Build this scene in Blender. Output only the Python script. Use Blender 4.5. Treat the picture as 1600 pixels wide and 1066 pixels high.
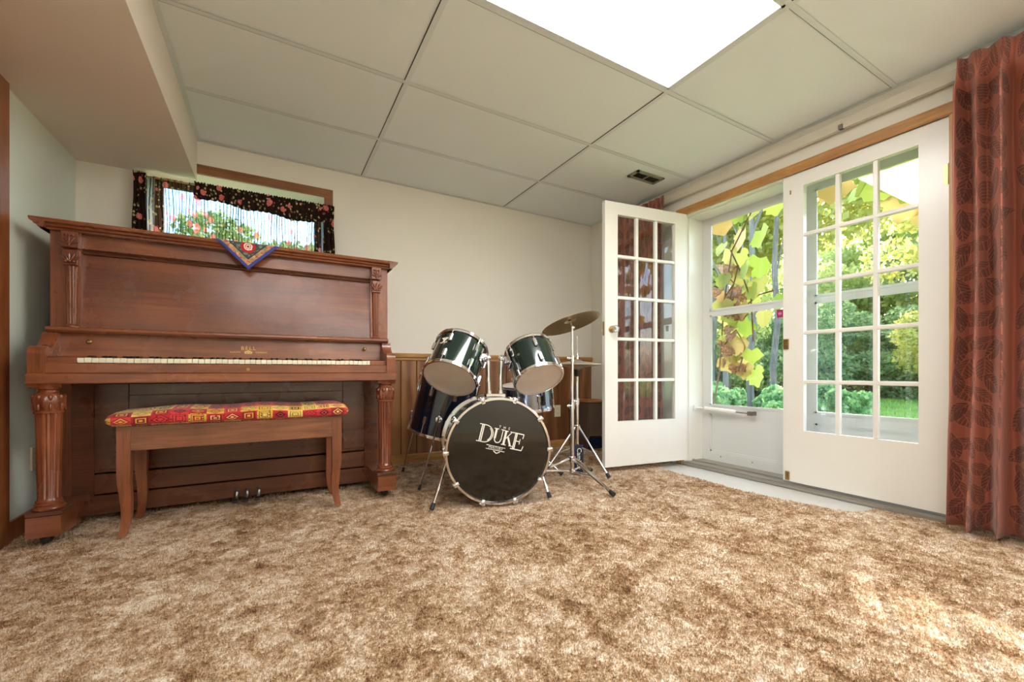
import bpy, math, random
import numpy as np
from mathutils import Vector, Matrix, Euler
random.seed(7); rng = np.random.default_rng(7)
PI = math.pi; sin = math.sin; cos = math.cos
for o in list(bpy.data.objects): bpy.data.objects.remove(o)
SC = bpy.context.scene; COL = SC.collection

# ------------------------------------------------------------------ camera, sky, sun, exposure
cd = bpy.data.cameras.new('camera'); cam = bpy.data.objects.new('camera', cd); COL.objects.link(cam)
cam.location = (0, 0, .72); cam.rotation_euler = (PI/2, 0, -.516)
cd.sensor_width = 36; cd.lens = 660.7/1600*36; cd.shift_y = 47.7/1600; cd.clip_start = .02; cd.clip_end = 300
SC.camera = cam
SUN_H = Vector((1, .53, 0)).normalized(); SUN_EL = math.radians(19)
world = bpy.data.worlds.new('world'); SC.world = world; world.use_nodes = True
wt = world.node_tree; bg = wt.nodes['Background']
sky = wt.nodes.new('ShaderNodeTexSky'); sky.sky_type = 'NISHITA'; sky.sun_disc = False
sky.sun_elevation = math.radians(30); sky.sun_rotation = PI/2 - math.atan2(SUN_H.y, SUN_H.x)
sky.air_density = 1.0; sky.dust_density = 2.5; sky.ozone_density = 1.0
wt.links.new(sky.outputs[0], bg.inputs[0]); bg.inputs[1].default_value = .8
sl = bpy.data.lights.new('sun', 'SUN'); sl.energy = 12.0; sl.angle = math.radians(.53); sl.color = (1, .96, .90)
sun = bpy.data.objects.new('sun', sl); COL.objects.link(sun)
sd = Vector((SUN_H.x*cos(SUN_EL), SUN_H.y*cos(SUN_EL), sin(SUN_EL)))
sun.rotation_euler = sd.to_track_quat('Z', 'Y').to_euler(); sun.location = (12, 7, 6)
SC.view_settings.view_transform = 'Standard'; SC.view_settings.look = 'None'
SC.view_settings.exposure = 1.2; SC.view_settings.gamma = 1.0; SC.view_settings.use_curve_mapping = False
LAMP = 7.5          # radiance of the fluorescent diffusers

# ------------------------------------------------------------------ helpers: nodes
def S(r, g, b):
    return tuple((c/255/12.92 if c/255 <= .04045 else ((c/255+.055)/1.055)**2.4) for c in (r, g, b)) + (1,)
class NT:
    def __init__(s, name):
        s.m = bpy.data.materials.new(name); s.m.use_nodes = True; s.t = s.m.node_tree
        s.t.nodes.clear(); s.out = s.t.nodes.new('ShaderNodeOutputMaterial')
    def n(s, typ, ins=None, o=0, **props):
        nd = s.t.nodes.new('ShaderNode'+typ)
        for k, v in props.items(): setattr(nd, k, v)
        for k, v in (ins or {}).items():
            i = nd.inputs[k]
            if isinstance(v, bpy.types.NodeSocket): s.t.links.new(v, i)
            else: i.default_value = v
        return nd if o is None else nd.outputs[o]
    def coord(s, which='Object'):
        return s.n('TexCoord', o=None).outputs[which]
    def mapp(s, v, scale=(1, 1, 1), loc=(0, 0, 0), rot=(0, 0, 0)):
        return s.n('Mapping', {'Vector': v, 'Scale': scale, 'Location': loc, 'Rotation': rot})
    def noise(s, v, scale, detail=4, rough=.55, dist=0, o=0):
        return s.n('TexNoise', {'Vector': v, 'Scale': scale, 'Detail': detail, 'Roughness': rough, 'Distortion': dist}, o=o)
    def voro(s, v, scale, o=0, feature='F1', rnd=1.0, **kw):
        return s.n('TexVoronoi', {'Vector': v, 'Scale': scale, 'Randomness': rnd}, o=o, feature=feature, **kw)
    def ramp(s, f, stops, interp='LINEAR'):
        nd = s.n('ValToRGB', {'Fac': f}, o=None); r = nd.color_ramp; r.interpolation = interp
        while len(r.elements) < len(stops): r.elements.new(.5)
        for e, (p, c) in zip(r.elements, stops):
            e.position = p; e.color = c if len(c) == 4 else tuple(c)+(1,)
        return nd.outputs[0]
    def mix(s, f, a, b, mode='MIX'):
        nd = s.n('MixRGB', {'Fac': f, 'Color1': a, 'Color2': b}, o=None); nd.blend_type = mode; return nd.outputs[0]
    def math(s, op, a, b=0, c=0):
        return s.n('Math', {0: a, 1: b, 2: c}, operation=op)
    def bump(s, h, strength=.3, dist=.01):
        return s.n('Bump', {'Height': h, 'Strength': strength, 'Distance': dist})
    def sep(s, v): return s.n('SeparateXYZ', {0: v}, o=None).outputs
    def bsdf(s, col, rough=.5, **kw):
        ins = {'Base Color': col, 'Roughness': rough}; ins.update(kw)
        return s.n('BsdfPrincipled', ins)
    def end(s, sh):
        s.t.links.new(sh, s.out.inputs[0]); return s.m
def plain(name, col, rough=.5, metal=0, coat=0, bumpn=None, var=0):
    t = NT(name); c = col; kw = {'Metallic': metal, 'Coat Weight': coat, 'Coat Roughness': .15}
    v = t.coord()
    if var:
        nz = t.noise(v, 9, 4); c = t.mix(nz, col, tuple(x*(1-var) for x in col[:3])+(1,))
    if bumpn: kw['Normal'] = t.bump(t.noise(v, bumpn[0], 3), bumpn[1], .004)
    return t.end(t.bsdf(c, rough, **kw))
def wood(name, dark, mid, light, axis='X', rough=.35, coat=.35, sc=1.0, ctr=.5):
    t = NT(name); v = t.coord()
    st = {'X': (1, 9, 9), 'Y': (9, 1, 9), 'Z': (9, 9, 1)}[axis]
    m = t.mapp(v, tuple(a*sc for a in st))
    n1 = t.noise(m, 2.2, 5, .6, .8); big = t.noise(t.mapp(v, (1.3, 1.3, 1.3)), 3.1, 4, .6, 0)
    fine = t.noise(t.mapp(v, tuple(a*a*sc for a in st)), 4, 3, .6)
    c = t.ramp(n1, [(.28, dark), (ctr, mid), (.75, light)])
    c = t.mix(t.n('MapRange', {0: big, 1: .38, 2: .68, 3: .08, 4: .62}), c, dark, 'MIX'); c = t.mix(.22, c, t.ramp(fine, [(.35, dark), (.65, light)]))
    rr = t.n('MapRange', {0: big, 1: .3, 2: .7, 3: rough*.75, 4: rough*1.3})
    return t.end(t.bsdf(c, rr, **{'Coat Weight': coat, 'Coat Roughness': .22, 'Normal': t.bump(fine, .06, .002)}))
M = {}
# ------------------------------------------------------------------ helpers: meshes
class MB:
    def __init__(s): s.v = []; s.f = []; s.uv = None; s.mi = None
    def add(s, vs, fs):
        b = len(s.v); s.v += [tuple(v) for v in vs]; s.f += [tuple(i+b for i in f) for f in fs]; return s
    def box(s, x0, x1, y0, y1, z0, z1, bev=0):
        if bev <= 0:
            return s.add([(x0, y0, z0), (x1, y0, z0), (x1, y1, z0), (x0, y1, z0), (x0, y0, z1), (x1, y0, z1), (x1, y1, z1), (x0, y1, z1)],
                         [(0, 3, 2, 1), (4, 5, 6, 7), (0, 1, 5, 4), (1, 2, 6, 5), (2, 3, 7, 6), (3, 0, 4, 7)])
        b = min(bev, (x1-x0)/2.01, (y1-y0)/2.01, (z1-z0)/2.01); vs = []; fs = []
        for k, (z, i) in enumerate(((z0, b), (z0+b, 0), (z1-b, 0), (z1, b))):
            j = b if i == 0 else b*1.6 if b*1.6 < min(x1-x0, y1-y0)/2.2 else b
            ins = i
            xa, xb, ya, yb = x0+ins, x1-ins, y0+ins, y1-ins
            c = b*.7
            vs += [(xa+c, ya, z), (xb-c, ya, z), (xb, ya+c, z), (xb, yb-c, z), (xb-c, yb, z), (xa+c, yb, z), (xa, yb-c, z), (xa, ya+c, z)]
        for k in range(3):
            for i in range(8): fs.append((k*8+i, k*8+(i+1) % 8, k*8+8+(i+1) % 8, k*8+8+i))
        fs.append(tuple(range(7, -1, -1))); fs.append(tuple(range(24, 32)))
        return s.add(vs, fs)
    def prism(s, poly, axis, a0, a1):
        n = len(poly)
        def p(q, a):
            return (a, q[0], q[1]) if axis == 'X' else (q[0], a, q[1]) if axis == 'Y' else (q[0], q[1], a)
        vs = [p(q, a0) for q in poly]+[p(q, a1) for q in poly]
        return s.add(vs, [tuple(range(n-1, -1, -1)), tuple(range(n, 2*n))]+[(i, (i+1) % n, n+(i+1) % n, n+i) for i in range(n)])
    def lathe(s, prof, n=24, mat=None, mod=None, caps=True):
        vs = []; fs = []; k = len(prof)
        for j, (r, z) in enumerate(prof):
            for i in range(n):
                th = 2*PI*i/n; rr = r*(mod(th, j) if mod else 1); v = Vector((rr*cos(th), rr*sin(th), z))
                vs.append(mat @ v if mat else v)
        for j in range(k-1):
            for i in range(n): fs.append((j*n+i, j*n+(i+1) % n, (j+1)*n+(i+1) % n, (j+1)*n+i))
        if caps: fs.append(tuple(range(n-1, -1, -1))); fs.append(tuple(range((k-1)*n, k*n)))
        return s.add(vs, fs)
    def tube(s, pts, r, n=8, caps=True):
        pts = [Vector(p) for p in pts]; rs = r if isinstance(r, (list, tuple)) else [r]*len(pts); vs = []; fs = []
        up = None
        for i, p in enumerate(pts):
            d = (pts[min(i+1, len(pts)-1)]-pts[max(i-1, 0)]).normalized()
            if up is None:
                up = d.orthogonal().normalized()
            up = (up-d*up.dot(d)).normalized(); w = d.cross(up)
            for k in range(n):
                a = 2*PI*k/n; vs.append(p+(up*cos(a)+w*sin(a))*rs[i])
        for i in range(len(pts)-1):
            for k in range(n): fs.append((i*n+k, i*n+(k+1) % n, (i+1)*n+(k+1) % n, (i+1)*n+k))
        if caps: fs.append(tuple(range(n-1, -1, -1))); fs.append(tuple(range(len(vs)-n, len(vs))))
        return s.add(vs, fs)
    def sweep(s, path, sizes):
        vs = []; fs = []
        for (x, y, z), (a, b) in zip(path, sizes):
            vs += [(x-a/2, y-b/2, z), (x+a/2, y-b/2, z), (x+a/2, y+b/2, z), (x-a/2, y+b/2, z)]
        for k in range(len(path)-1):
            for i in range(4): fs.append((k*4+i, k*4+(i+1) % 4, k*4+4+(i+1) % 4, k*4+4+i))
        fs += [(3, 2, 1, 0), tuple(range(len(vs)-4, len(vs)))]
        return s.add(vs, fs)
    def ball(s, c, r, n=10, m=6, mat=None):
        r = r if isinstance(r, (tuple, list)) else (r, r, r); vs = []; fs = []
        for j in range(1, m):
            ph = PI*j/m
            for i in range(n):
                th = 2*PI*i/n; v = Vector((r[0]*sin(ph)*cos(th), r[1]*sin(ph)*sin(th), r[2]*cos(ph)))
                if mat: v = mat @ v
                vs.append(v+Vector(c))
        t = Vector((0, 0, r[2])); b = -t
        if mat: t = mat @ t; b = mat @ b
        vs += [t+Vector(c), b+Vector(c)]; T = len(vs)-2
        for j in range(m-2):
            for i in range(n): fs.append((j*n+i, (j+1)*n+i, (j+1)*n+(i+1) % n, j*n+(i+1) % n))
        for i in range(n): fs.append((T, i, (i+1) % n)); fs.append((T+1, (m-2)*n+(i+1) % n, (m-2)*n+i))
        return s.add(vs, fs)
    def xf(s, mat): s.v = [tuple(mat @ Vector(v)) for v in s.v]; return s
    def mesh(s, name, mat=None, smooth=False):
        me = bpy.data.meshes.new(name); me.from_pydata(s.v, [], s.f); me.update()
        if s.uv:
            l = me.uv_layers.new(name='UVMap')
            for lp in me.loops: l.data[lp.index].uv = s.uv[lp.vertex_index]
        if mat: me.materials.append(mat)
        if smooth is not False:
            me.polygons.foreach_set('use_smooth', [True]*len(me.polygons))
            try: me.set_sharp_from_angle(angle=math.radians(38 if smooth is True else smooth))
            except Exception: pass
        return me
def tag(o, label=None, cat=None, group=None, kind=None):
    if label: o['label'] = label
    if cat: o['category'] = cat
    if group: o['group'] = group
    if kind: o['kind'] = kind
    return o
def link(o, parent=None):
    COL.objects.link(o)
    if parent is not None: o.parent = parent
    return o
def obj(name, mb, mat, parent=None, smooth=True, local=False):
    """one mesh object; world coordinates unless local"""
    if parent is not None and not local:
        b = Vector((0, 0, 0)); p = parent
        while p is not None: b += p.location; p = p.parent
        mb.v = [(x-b.x, y-b.y, z-b.z) for x, y, z in mb.v]
    return link(bpy.data.objects.new(name, mb.mesh(name, mat, smooth)), parent)
def inst(name, me, parent, loc, rot=(0, 0, 0), sc=(1, 1, 1)):
    o = bpy.data.objects.new(name, me); link(o, parent); o.location = loc; o.rotation_euler = rot; o.scale = sc; return o
def thing(name, label, cat, loc=(0, 0, 0), rot=(0, 0, 0), group=None):
    o = bpy.data.objects.new(name, None); link(o); o.location = loc; o.rotation_euler = rot; o.empty_display_size = .05
    return tag(o, label, cat, group)
def struct(name, mb, mat, parent=None, smooth=False, loc=None):
    if loc is not None:
        mb.v = [(x-loc[0], y-loc[1], z-loc[2]) for x, y, z in mb.v]
    o = obj(name, mb, mat, parent, smooth)
    if loc is not None: o.location = loc
    if parent is None: o['kind'] = 'structure'
    return o
def text_mesh(s, size, depth=.0004, shear=0, space=1.0, align='CENTER'):
    c = bpy.data.curves.new('lettering', 'FONT'); c.body = s; c.size = size; c.extrude = depth; c.align_x = align; c.align_y = 'CENTER'
    c.shear = shear; c.space_character = space; c.resolution_u = 3
    o = bpy.data.objects.new('lettering', c); COL.objects.link(o)
    me = bpy.data.meshes.new_from_object(o.evaluated_get(bpy.context.evaluated_depsgraph_get()))
    bpy.data.objects.remove(o); bpy.data.curves.remove(c); me.name = 'lettering'; me.materials.clear(); return me
def rotz_frame(right, up):
    r = Vector(right).normalized(); u = Vector(up).normalized(); n = r.cross(u)
    return Matrix((r, u, n)).transposed()

# ------------------------------------------------------------------ materials
def mk_wall(name, c1, c2):
    t = NT(name); v = t.coord(); n = t.noise(v, 1.2, 3); f = t.noise(v, 160, 2)
    return t.end(t.bsdf(t.mix(n, c1, c2), .62, **{'Normal': t.bump(f, .08, .002)}))
M['wall'] = mk_wall('cream_wall_paint', S(240, 236, 225), S(236, 231, 218))
M['wall_green'] = mk_wall('pale_green_wall_paint', S(228, 237, 227), S(224, 233, 222))
M['soffit'] = mk_wall('soffit_paint', S(240, 229, 216), S(236, 223, 208))
M['white'] = plain('white_gloss_paint', S(238, 235, 227), .32, coat=.2, var=.04)
M['storm'] = plain('white_enamel', S(222, 222, 220), .35, coat=.2)
M['rail'] = plain('white_rail_enamel', S(216, 208, 192), .4)
t = NT('ceiling_board'); v = t.coord('Object'); f = t.noise(v, 90, 3, .7)
M['tile'] = t.end(t.bsdf(t.mix(t.noise(v, 1.1, 2), S(240, 247, 246), S(237, 244, 242)), .75, **{'Normal': t.bump(f, .12, .003)}))
M['tee'] = plain('grid_enamel', S(224, 231, 229), .45)
M['gap'] = plain('dark_gap', S(40, 36, 30), .9)
t = NT('diffuser_light'); v = t.coord()
g = t.n('TexChecker', {'Vector': v, 'Color1': (1, .992, .968, 1), 'Color2': (1, .997, .978, 1), 'Scale': 90})
M['lamp'] = t.end(t.n('Emission', {'Color': g, 'Strength': LAMP}))
M['oak'] = wood('golden_pine_trim', S(150, 98, 46), S(194, 140, 78), S(216, 168, 104), 'Y', .42, .2)
M['oakx'] = wood('golden_oak_trim_x', S(140, 92, 44), S(190, 138, 76), S(212, 164, 98), 'X', .42, .2)
M['oakz'] = wood('golden_pine_trim_z', S(160, 108, 52), S(204, 152, 88), S(222, 176, 112), 'Z', .42, .2)
M['brownx'] = wood('brown_window_trim', S(104, 62, 34), S(146, 92, 54), S(166, 110, 66), 'X', .42, .2)
M['brownz'] = wood('brown_door_trim', S(112, 58, 28), S(160, 92, 48), S(180, 112, 62), 'Z', .4, .3)
# wainscot veneer: cathedral figure running up the board
t = NT('walnut_panelling'); v = t.coord(); ri = t.n('ObjectInfo', o=None).outputs['Random']
off = t.n('CombineXYZ', {0: t.math('MULTIPLY', ri, 30), 1: t.math('MULTIPLY', ri, 17), 2: t.math('MULTIPLY', ri, 11)})
vv = t.n('VectorMath', {0: v, 1: off}, operation='ADD')
fig = t.noise(t.mapp(vv, (4, 4, .8)), 1.6, 3, .5, .9)
w = t.n('TexWave', {'Vector': t.mapp(vv, (3.2, 3.2, .55)), 'Scale': .8, 'Distortion': 9, 'Detail': 2, 'Detail Scale': .8}, o=1)
fine = t.noise(t.mapp(vv, (120, 120, 3)), 2, 3, .6)
c = t.ramp(w, [(.1, S(104, 62, 36)), (.5, S(158, 108, 66)), (.95, S(190, 142, 94))])
c = t.mix(.45, c, t.ramp(fig, [(.35, S(112, 68, 40)), (.6, S(176, 126, 80))]))
c = t.mix(.25, c, t.ramp(fine, [(.3, S(80, 46, 28)), (.7, S(190, 140, 92))]))
tone = t.mix(ri, S(255, 250, 245), S(206, 190, 184)); c = t.mix(1, c, tone, 'MULTIPLY')
M['plank'] = t.end(t.bsdf(c, .38, **{'Coat Weight': .25, 'Coat Roughness': .3}))
# piano woods
D1, D2, D3 = S(84, 42, 23), S(144, 80, 46), S(178, 106, 62)
M['mah'] = wood('mahogany_polish', D1, D2, D3, 'X', .3, .5, .8)
M['mahz'] = wood('mahogany_polish_upright', D1, D2, D3, 'Z', .3, .5, .8)
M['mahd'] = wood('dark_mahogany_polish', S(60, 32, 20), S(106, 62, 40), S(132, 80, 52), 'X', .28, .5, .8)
M['mahcarve'] = wood('carved_mahogany', S(80, 36, 20), S(138, 72, 44), S(172, 98, 60), 'Z', .24, .6, .8)
M['mahp'] = wood('figured_mahogany_panel', S(70, 32, 20), S(128, 68, 42), S(160, 92, 58), 'X', .26, .6, .6)
M['bench'] = wood('walnut_bench', S(84, 48, 30), S(142, 88, 56), S(172, 112, 74), 'X', .38, .3)
M['benchz'] = wood('walnut_bench_leg', S(88, 46, 26), S(150, 86, 50), S(178, 108, 66), 'Z', .36, .3)
M['ivory'] = plain('ivory_keys', S(244, 238, 214), .3, coat=.3, var=.05)
M['ebony'] = plain('ebony_keys', S(22, 18, 16), .3, coat=.3)
M['gilt'] = plain('gilt_lettering', S(226, 186, 112), .4, .3)
M['brass'] = plain('aged_brass', S(176, 146, 92), .32, .9, var=.2)
M['steel'] = plain('pedal_metal', S(150, 140, 136), .3, .9, var=.2)
t = NT('chrome'); M['chrome'] = t.end(t.bsdf(S(236, 236, 240), .09, Metallic=1))
M['castiron'] = plain('black_caster', S(26, 22, 20), .5)
M['rubber'] = plain('black_rubber', S(30, 30, 32), .6)
M['black'] = plain('black_plastic', S(22, 24, 26), .35)
M['glossblk'] = plain('gloss_black_wrap', S(12, 13, 15), .08, coat=1.0)
M['drumhead'] = plain('black_drumhead_film', S(26, 24, 20), .09, coat=.5)
t = NT('dark_green_lacquer'); v = t.coord()
M['green'] = t.end(t.bsdf(S(10, 38, 34), .16, **{'Coat Weight': 1, 'Coat Roughness': .05, 'Metallic': .15}))
t = NT('blue_black_wrap'); M['bluewrap'] = t.end(t.bsdf(S(14, 26, 48), .14, **{'Coat Weight': 1, 'Coat Roughness': .05}))
M['snare'] = plain('polished_steel_shell', S(170, 186, 214), .16, 1)
t = NT('drum_skin'); v = t.coord(); n = t.noise(v, 14, 4)
M['skin'] = t.end(t.bsdf(t.mix(n, S(216, 204, 192), S(196, 182, 170)), .45))
t = NT('bronze_cymbal'); v = t.coord(); x = t.sep(v); r = t.math('SQRT', t.math('ADD', t.math('MULTIPLY', x[0], x[0]), t.math('MULTIPLY', x[1], x[1])))
g = t.n('TexWave', {'Vector': t.n('CombineXYZ', {0: r}), 'Scale': 60, 'Distortion': 1, 'Detail': 1}, o=1)
M['bronze'] = t.end(t.bsdf(t.mix(t.noise(v, 7, 3), S(196, 178, 140), S(160, 142, 108)), .3, **{'Metallic': .9, 'Normal': t.bump(g, .12, .001)}))
t = NT('pale_cymbal_bronze'); M['hat'] = t.end(t.bsdf(S(228, 220, 204), .34, Metallic=.75))
M['print'] = plain('white_print', S(236, 234, 224), .5)
t = NT('window_glass'); bf = t.n('NewGeometry', o=None).outputs['Backfacing']; fr = t.n('Fresnel', {'IOR': t.math('ADD', 1.5, t.math('MULTIPLY', bf, 1/1.5-1.5))})   # same index seen from either side
M['glass'] = t.end(t.n('MixShader', {0: fr, 1: t.n('BsdfTransparent', {0: (.97, .985, .98, 1)}), 2: t.n('BsdfGlossy', {'Roughness': .01})}))
t = NT('cut_glass'); M['crystal'] = t.end(t.bsdf((.95, .95, 1, 1), .03, **{'Transmission Weight': .85, 'IOR': 1.5}))
M['plate'] = plain('ivory_outlet_plate', S(226, 214, 186), .4)
M['vinyl'] = plain('grey_white_vinyl', S(214, 212, 206), .3, coat=.2, var=.06)
M['sill'] = plain('aluminium_sill', S(176, 170, 160), .4, .5, var=.2)
# carpet
def carpet_mat(name, pile):
    t = NT(name); v = t.coord()
    a = t.noise(v, 2.3, 5, .62, .4); b = t.noise(v, 13, 5, .7, .6); c_ = t.noise(v, 60, 4, .75); d = t.noise(v, 230, 2, .7)
    f = t.math('ADD', t.math('MULTIPLY', a, .30), t.math('ADD', t.math('MULTIPLY', b, .62), t.math('MULTIPLY', c_, .55)))
    f = t.math('ADD', f, t.math('MULTIPLY', t.math('SUBTRACT', d, .5), .35))
    col = t.ramp(f, [(.53, S(92, 62, 40)), (.63, S(150, 114, 82)), (.73, S(196, 166, 134)), (.84, S(232, 217, 198)), (.97, S(246, 240, 232))])
    if pile:
        ri = t.n('TexWhiteNoise', {'Vector': t.mapp(v, (300, 300, 0))}, o=0, noise_dimensions='3D')
        col = t.mix(.18, col, t.ramp(ri, [(0, S(120, 84, 52)), (1, S(226, 204, 176))]))
        sh = t.n('MixShader', {0: .2, 1: t.n('BsdfDiffuse', {0: col}), 2: t.n('BsdfTranslucent', {0: col})})
        return t.end(sh)
    return t.end(t.bsdf(col, .95, **{'Normal': t.bump(c_, .9, .01), 'Specular IOR Level': .05}))
M['carpet'] = carpet_mat('shag_carpet', False); M['pile'] = carpet_mat('shag_carpet_pile', True)
# rust damask drape (uv in metres along the cloth)
t = NT('rust_leaf_damask'); v = t.coord('UV')
def leaves(scale, off, seed):
    w0 = t.n('VectorMath', {0: t.mapp(v, scale+(1,), off+(0,)), 1: t.n('VectorMath', {0: t.noise(t.mapp(v, (5, 4, 1)), 1, 1, o=1), 1: (.5, .5, .5)}, operation='MULTIPLY')}, operation='ADD')
    x_ = t.sep(w0); rnd = t.n('TexWhiteNoise', {'Vector': t.n('VectorMath', {0: w0, 1: (seed, seed, 0)}, operation='FLOOR')}, o=0)
    fx = t.math('SUBTRACT', t.math('FRACT', x_[0]), .5); fy = t.math('SUBTRACT', t.math('FRACT', x_[1]), .5)
    rot = t.n('VectorRotate', {'Vector': t.n('CombineXYZ', {0: fx, 1: fy}), 'Angle': t.math('MULTIPLY', t.math('SUBTRACT', rnd, .5), 2.2)}, rotation_type='Z_AXIS')
    q = t.sep(rot); ax_ = t.math('ABSOLUTE', q[0]); yy_ = t.math('MULTIPLY', q[1], 2.1)
    wd_ = t.math('MULTIPLY', t.math('SUBTRACT', 1, t.math('MULTIPLY', yy_, yy_)), .25)
    body = t.math('LESS_THAN', ax_, wd_); rim = t.math('MULTIPLY', t.math('LESS_THAN', ax_, t.math('ADD', wd_, .045)), t.math('GREATER_THAN', wd_, -.04))
    ribs = t.math('GREATER_THAN', t.math('SINE', t.math('MULTIPLY', t.math('SUBTRACT', q[1], t.math('MULTIPLY', ax_, 1.2)), 46)), .72)
    mid = t.math('MAXIMUM', t.math('LESS_THAN', ax_, .016), ribs)
    return t.math('MULTIPLY', body, t.math('SUBTRACT', 1, mid)), t.math('SUBTRACT', rim, body)
l1, r1 = leaves((10.5, 7.0), (0, 0), .13); l2, r2 = leaves((8.0, 9.0), (.37, .61), .41)
leaf = t.math('MAXIMUM', l1, t.math('MULTIPLY', l2, .8)); c = t.mix(leaf, S(170, 94, 72), S(92, 50, 43))
c = t.mix(t.math('MULTIPLY', t.math('MAXIMUM', r1, r2), .35), c, S(186, 118, 94))
th = t.noise(t.mapp(v, (900, 900, 1)), 1, 1); c = t.mix(.15, c, t.ramp(th, [(.3, S(110, 54, 40)), (.7, S(210, 130, 100))]))
M['drape'] = t.end(t.bsdf(c, t.mix(leaf, (.55, .55, .55, 1), (.75, .75, .75, 1)), **{'Sheen Weight': .25}))
# black floral sheer
def floral(name, trans, transl):
    t = NT(name); v = t.coord('UV')
    def flower(sc, thr, r0, off):
        m = t.mapp(v, (sc, sc, 1), off); wv = t.n('VectorMath', {0: m, 1: t.n('VectorMath', {0: t.noise(m, 3.5, 2, o=1), 1: (.28, .28, 0)}, operation='MULTIPLY')}, operation='ADD')
        d = t.voro(wv, 1, 0); cc = t.sep(t.voro(wv, 1, 1))
        return d, cc, t.math('MULTIPLY', t.math('LESS_THAN', d, r0), t.math('GREATER_THAN', cc[0], thr))
    base = S(52, 38, 34)
    d1, c1, lf = flower(46, .42, .36, (3, 1, 0)); c = t.mix(lf, base, t.ramp(c1[1], [(.0, S(106, 112, 72)), (.35, S(190, 168, 118)), (.7, S(206, 190, 150)), (.9, S(160, 92, 80))], 'CONSTANT'))
    d2, c2, fl = flower(18, .5, .38, (0, 5, 0))
    pet = t.n('TexWave', {'Vector': t.n('CombineXYZ', {0: d2}), 'Scale': 4.2, 'Distortion': 0}, o=1)
    rose = t.mix(c2[1], S(206, 58, 62), S(232, 120, 116)); rose = t.mix(t.math('MULTIPLY', pet, .55), rose, S(246, 190, 172))
    c = t.mix(fl, c, rose)
    df = t.n('BsdfDiffuse', {0: c}); tl = t.n('BsdfTranslucent', {0: c})
    weave = t.noise(t.mapp(v, (30, 8, 1)), 1, 3)
    tr = t.n('BsdfTransparent', {0: t.mix(fl, (.62, .76, .82, 1), (.9, .55, .55, 1))})
    sh = t.n('MixShader', {0: transl, 1: df, 2: tl})
    fac = t.math('MULTIPLY', t.n('MapRange', {0: weave, 1: .35, 2: .65, 3: trans*.75, 4: trans*1.15}), t.math('SUBTRACT', 1, t.math('MULTIPLY', t.math('MAXIMUM', fl, lf), .45)))
    return t.end(t.n('MixShader', {0: fac, 1: sh, 2: tr}))
M['sheer'] = floral('floral_sheer', .46, .85); M['valance'] = floral('floral_cotton', .0, .12)
# bench needlework
t = NT('kilim_cushion'); v = t.coord('UV'); m = t.mapp(v, (15, 11, 1)); x = t.sep(m)
cellv = t.n('VectorMath', {0: m}, operation='FLOOR'); wn = t.n('TexWhiteNoise', {'Vector': cellv}, o=None, noise_dimensions='2D')
fx = t.math('ABSOLUTE', t.math('SUBTRACT', t.math('FRACT', x[0]), .5)); fy = t.math('ABSOLUTE', t.math('SUBTRACT', t.math('FRACT', x[1]), .5))
dia = t.math('ADD', fx, fy); cheb = t.math('MAXIMUM', fx, fy)
wr = t.sep(wn.outputs[1]); kind = wr[2]
dist = t.math('ADD', t.math('MULTIPLY', t.math('GREATER_THAN', kind, .45), dia), t.math('MULTIPLY', t.math('LESS_THAN', kind, .45), t.math('MULTIPLY', cheb, 1.35)))
P5 = [(0, S(196, 34, 44)), (.3, S(226, 176, 66)), (.52, S(216, 58, 62)), (.7, S(236, 200, 110)), (.86, S(176, 28, 40))]
A = t.ramp(wr[0], P5, 'CONSTANT'); Bc = t.ramp(wr[1], [(0, S(230, 184, 78)), (.3, S(28, 20, 18)), (.55, S(222, 60, 60)), (.75, S(240, 206, 120))], 'CONSTANT')
band = t.ramp(dist, [(0, (1, 1, 1)), (.12, (0, 0, 0)), (.25, (1, 1, 1)), (.36, (0, 0, 0)), (.5, (0, 0, 0))], 'CONSTANT')
c = t.mix(band, A, Bc); ln = t.ramp(dist, [(0, (0, 0, 0)), (.22, (1, 1, 1)), (.27, (0, 0, 0)), (.44, (1, 1, 1)), (.49, (0, 0, 0))], 'CONSTANT')
c = t.mix(ln, c, S(24, 18, 18)); dots = t.math('LESS_THAN', t.voro(t.mapp(v, (60, 44, 1)), 1, rnd=.3), .22)
c = t.mix(t.math('MULTIPLY', dots, t.math('GREATER_THAN', wr[1], .6)), c, S(30, 20, 18))
st = t.noise(t.mapp(v, (260, 200, 1)), 1, 1)
M['kilim'] = t.end(t.bsdf(c, .85, **{'Normal': t.bump(st, .5, .003), 'Sheen Weight': .2}))
# piano scarf (uv 0..1 across the square)
t = NT('rose_scarf'); v = t.coord('UV'); x = t.sep(v)
ax = t.math('ABSOLUTE', t.math('SUBTRACT', x[0], .5)); ay = t.math('ABSOLUTE', t.math('SUBTRACT', x[1], .5)); ch = t.math('MAXIMUM', ax, ay)
fl = t.voro(t.mapp(v, (34, 34, 1)), 1, o=None); dots = t.ramp(t.sep(fl.outputs[1])[0], [(0, S(206, 150, 104)), (.4, S(190, 88, 70)), (.6, S(150, 150, 110)), (.8, S(216, 180, 130))], 'CONSTANT')
fill = t.ramp(t.noise(v, 26, 3), [(.4, S(70, 82, 80)), (.55, S(124, 138, 128)), (.7, S(160, 150, 130))], 'CONSTANT')
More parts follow.
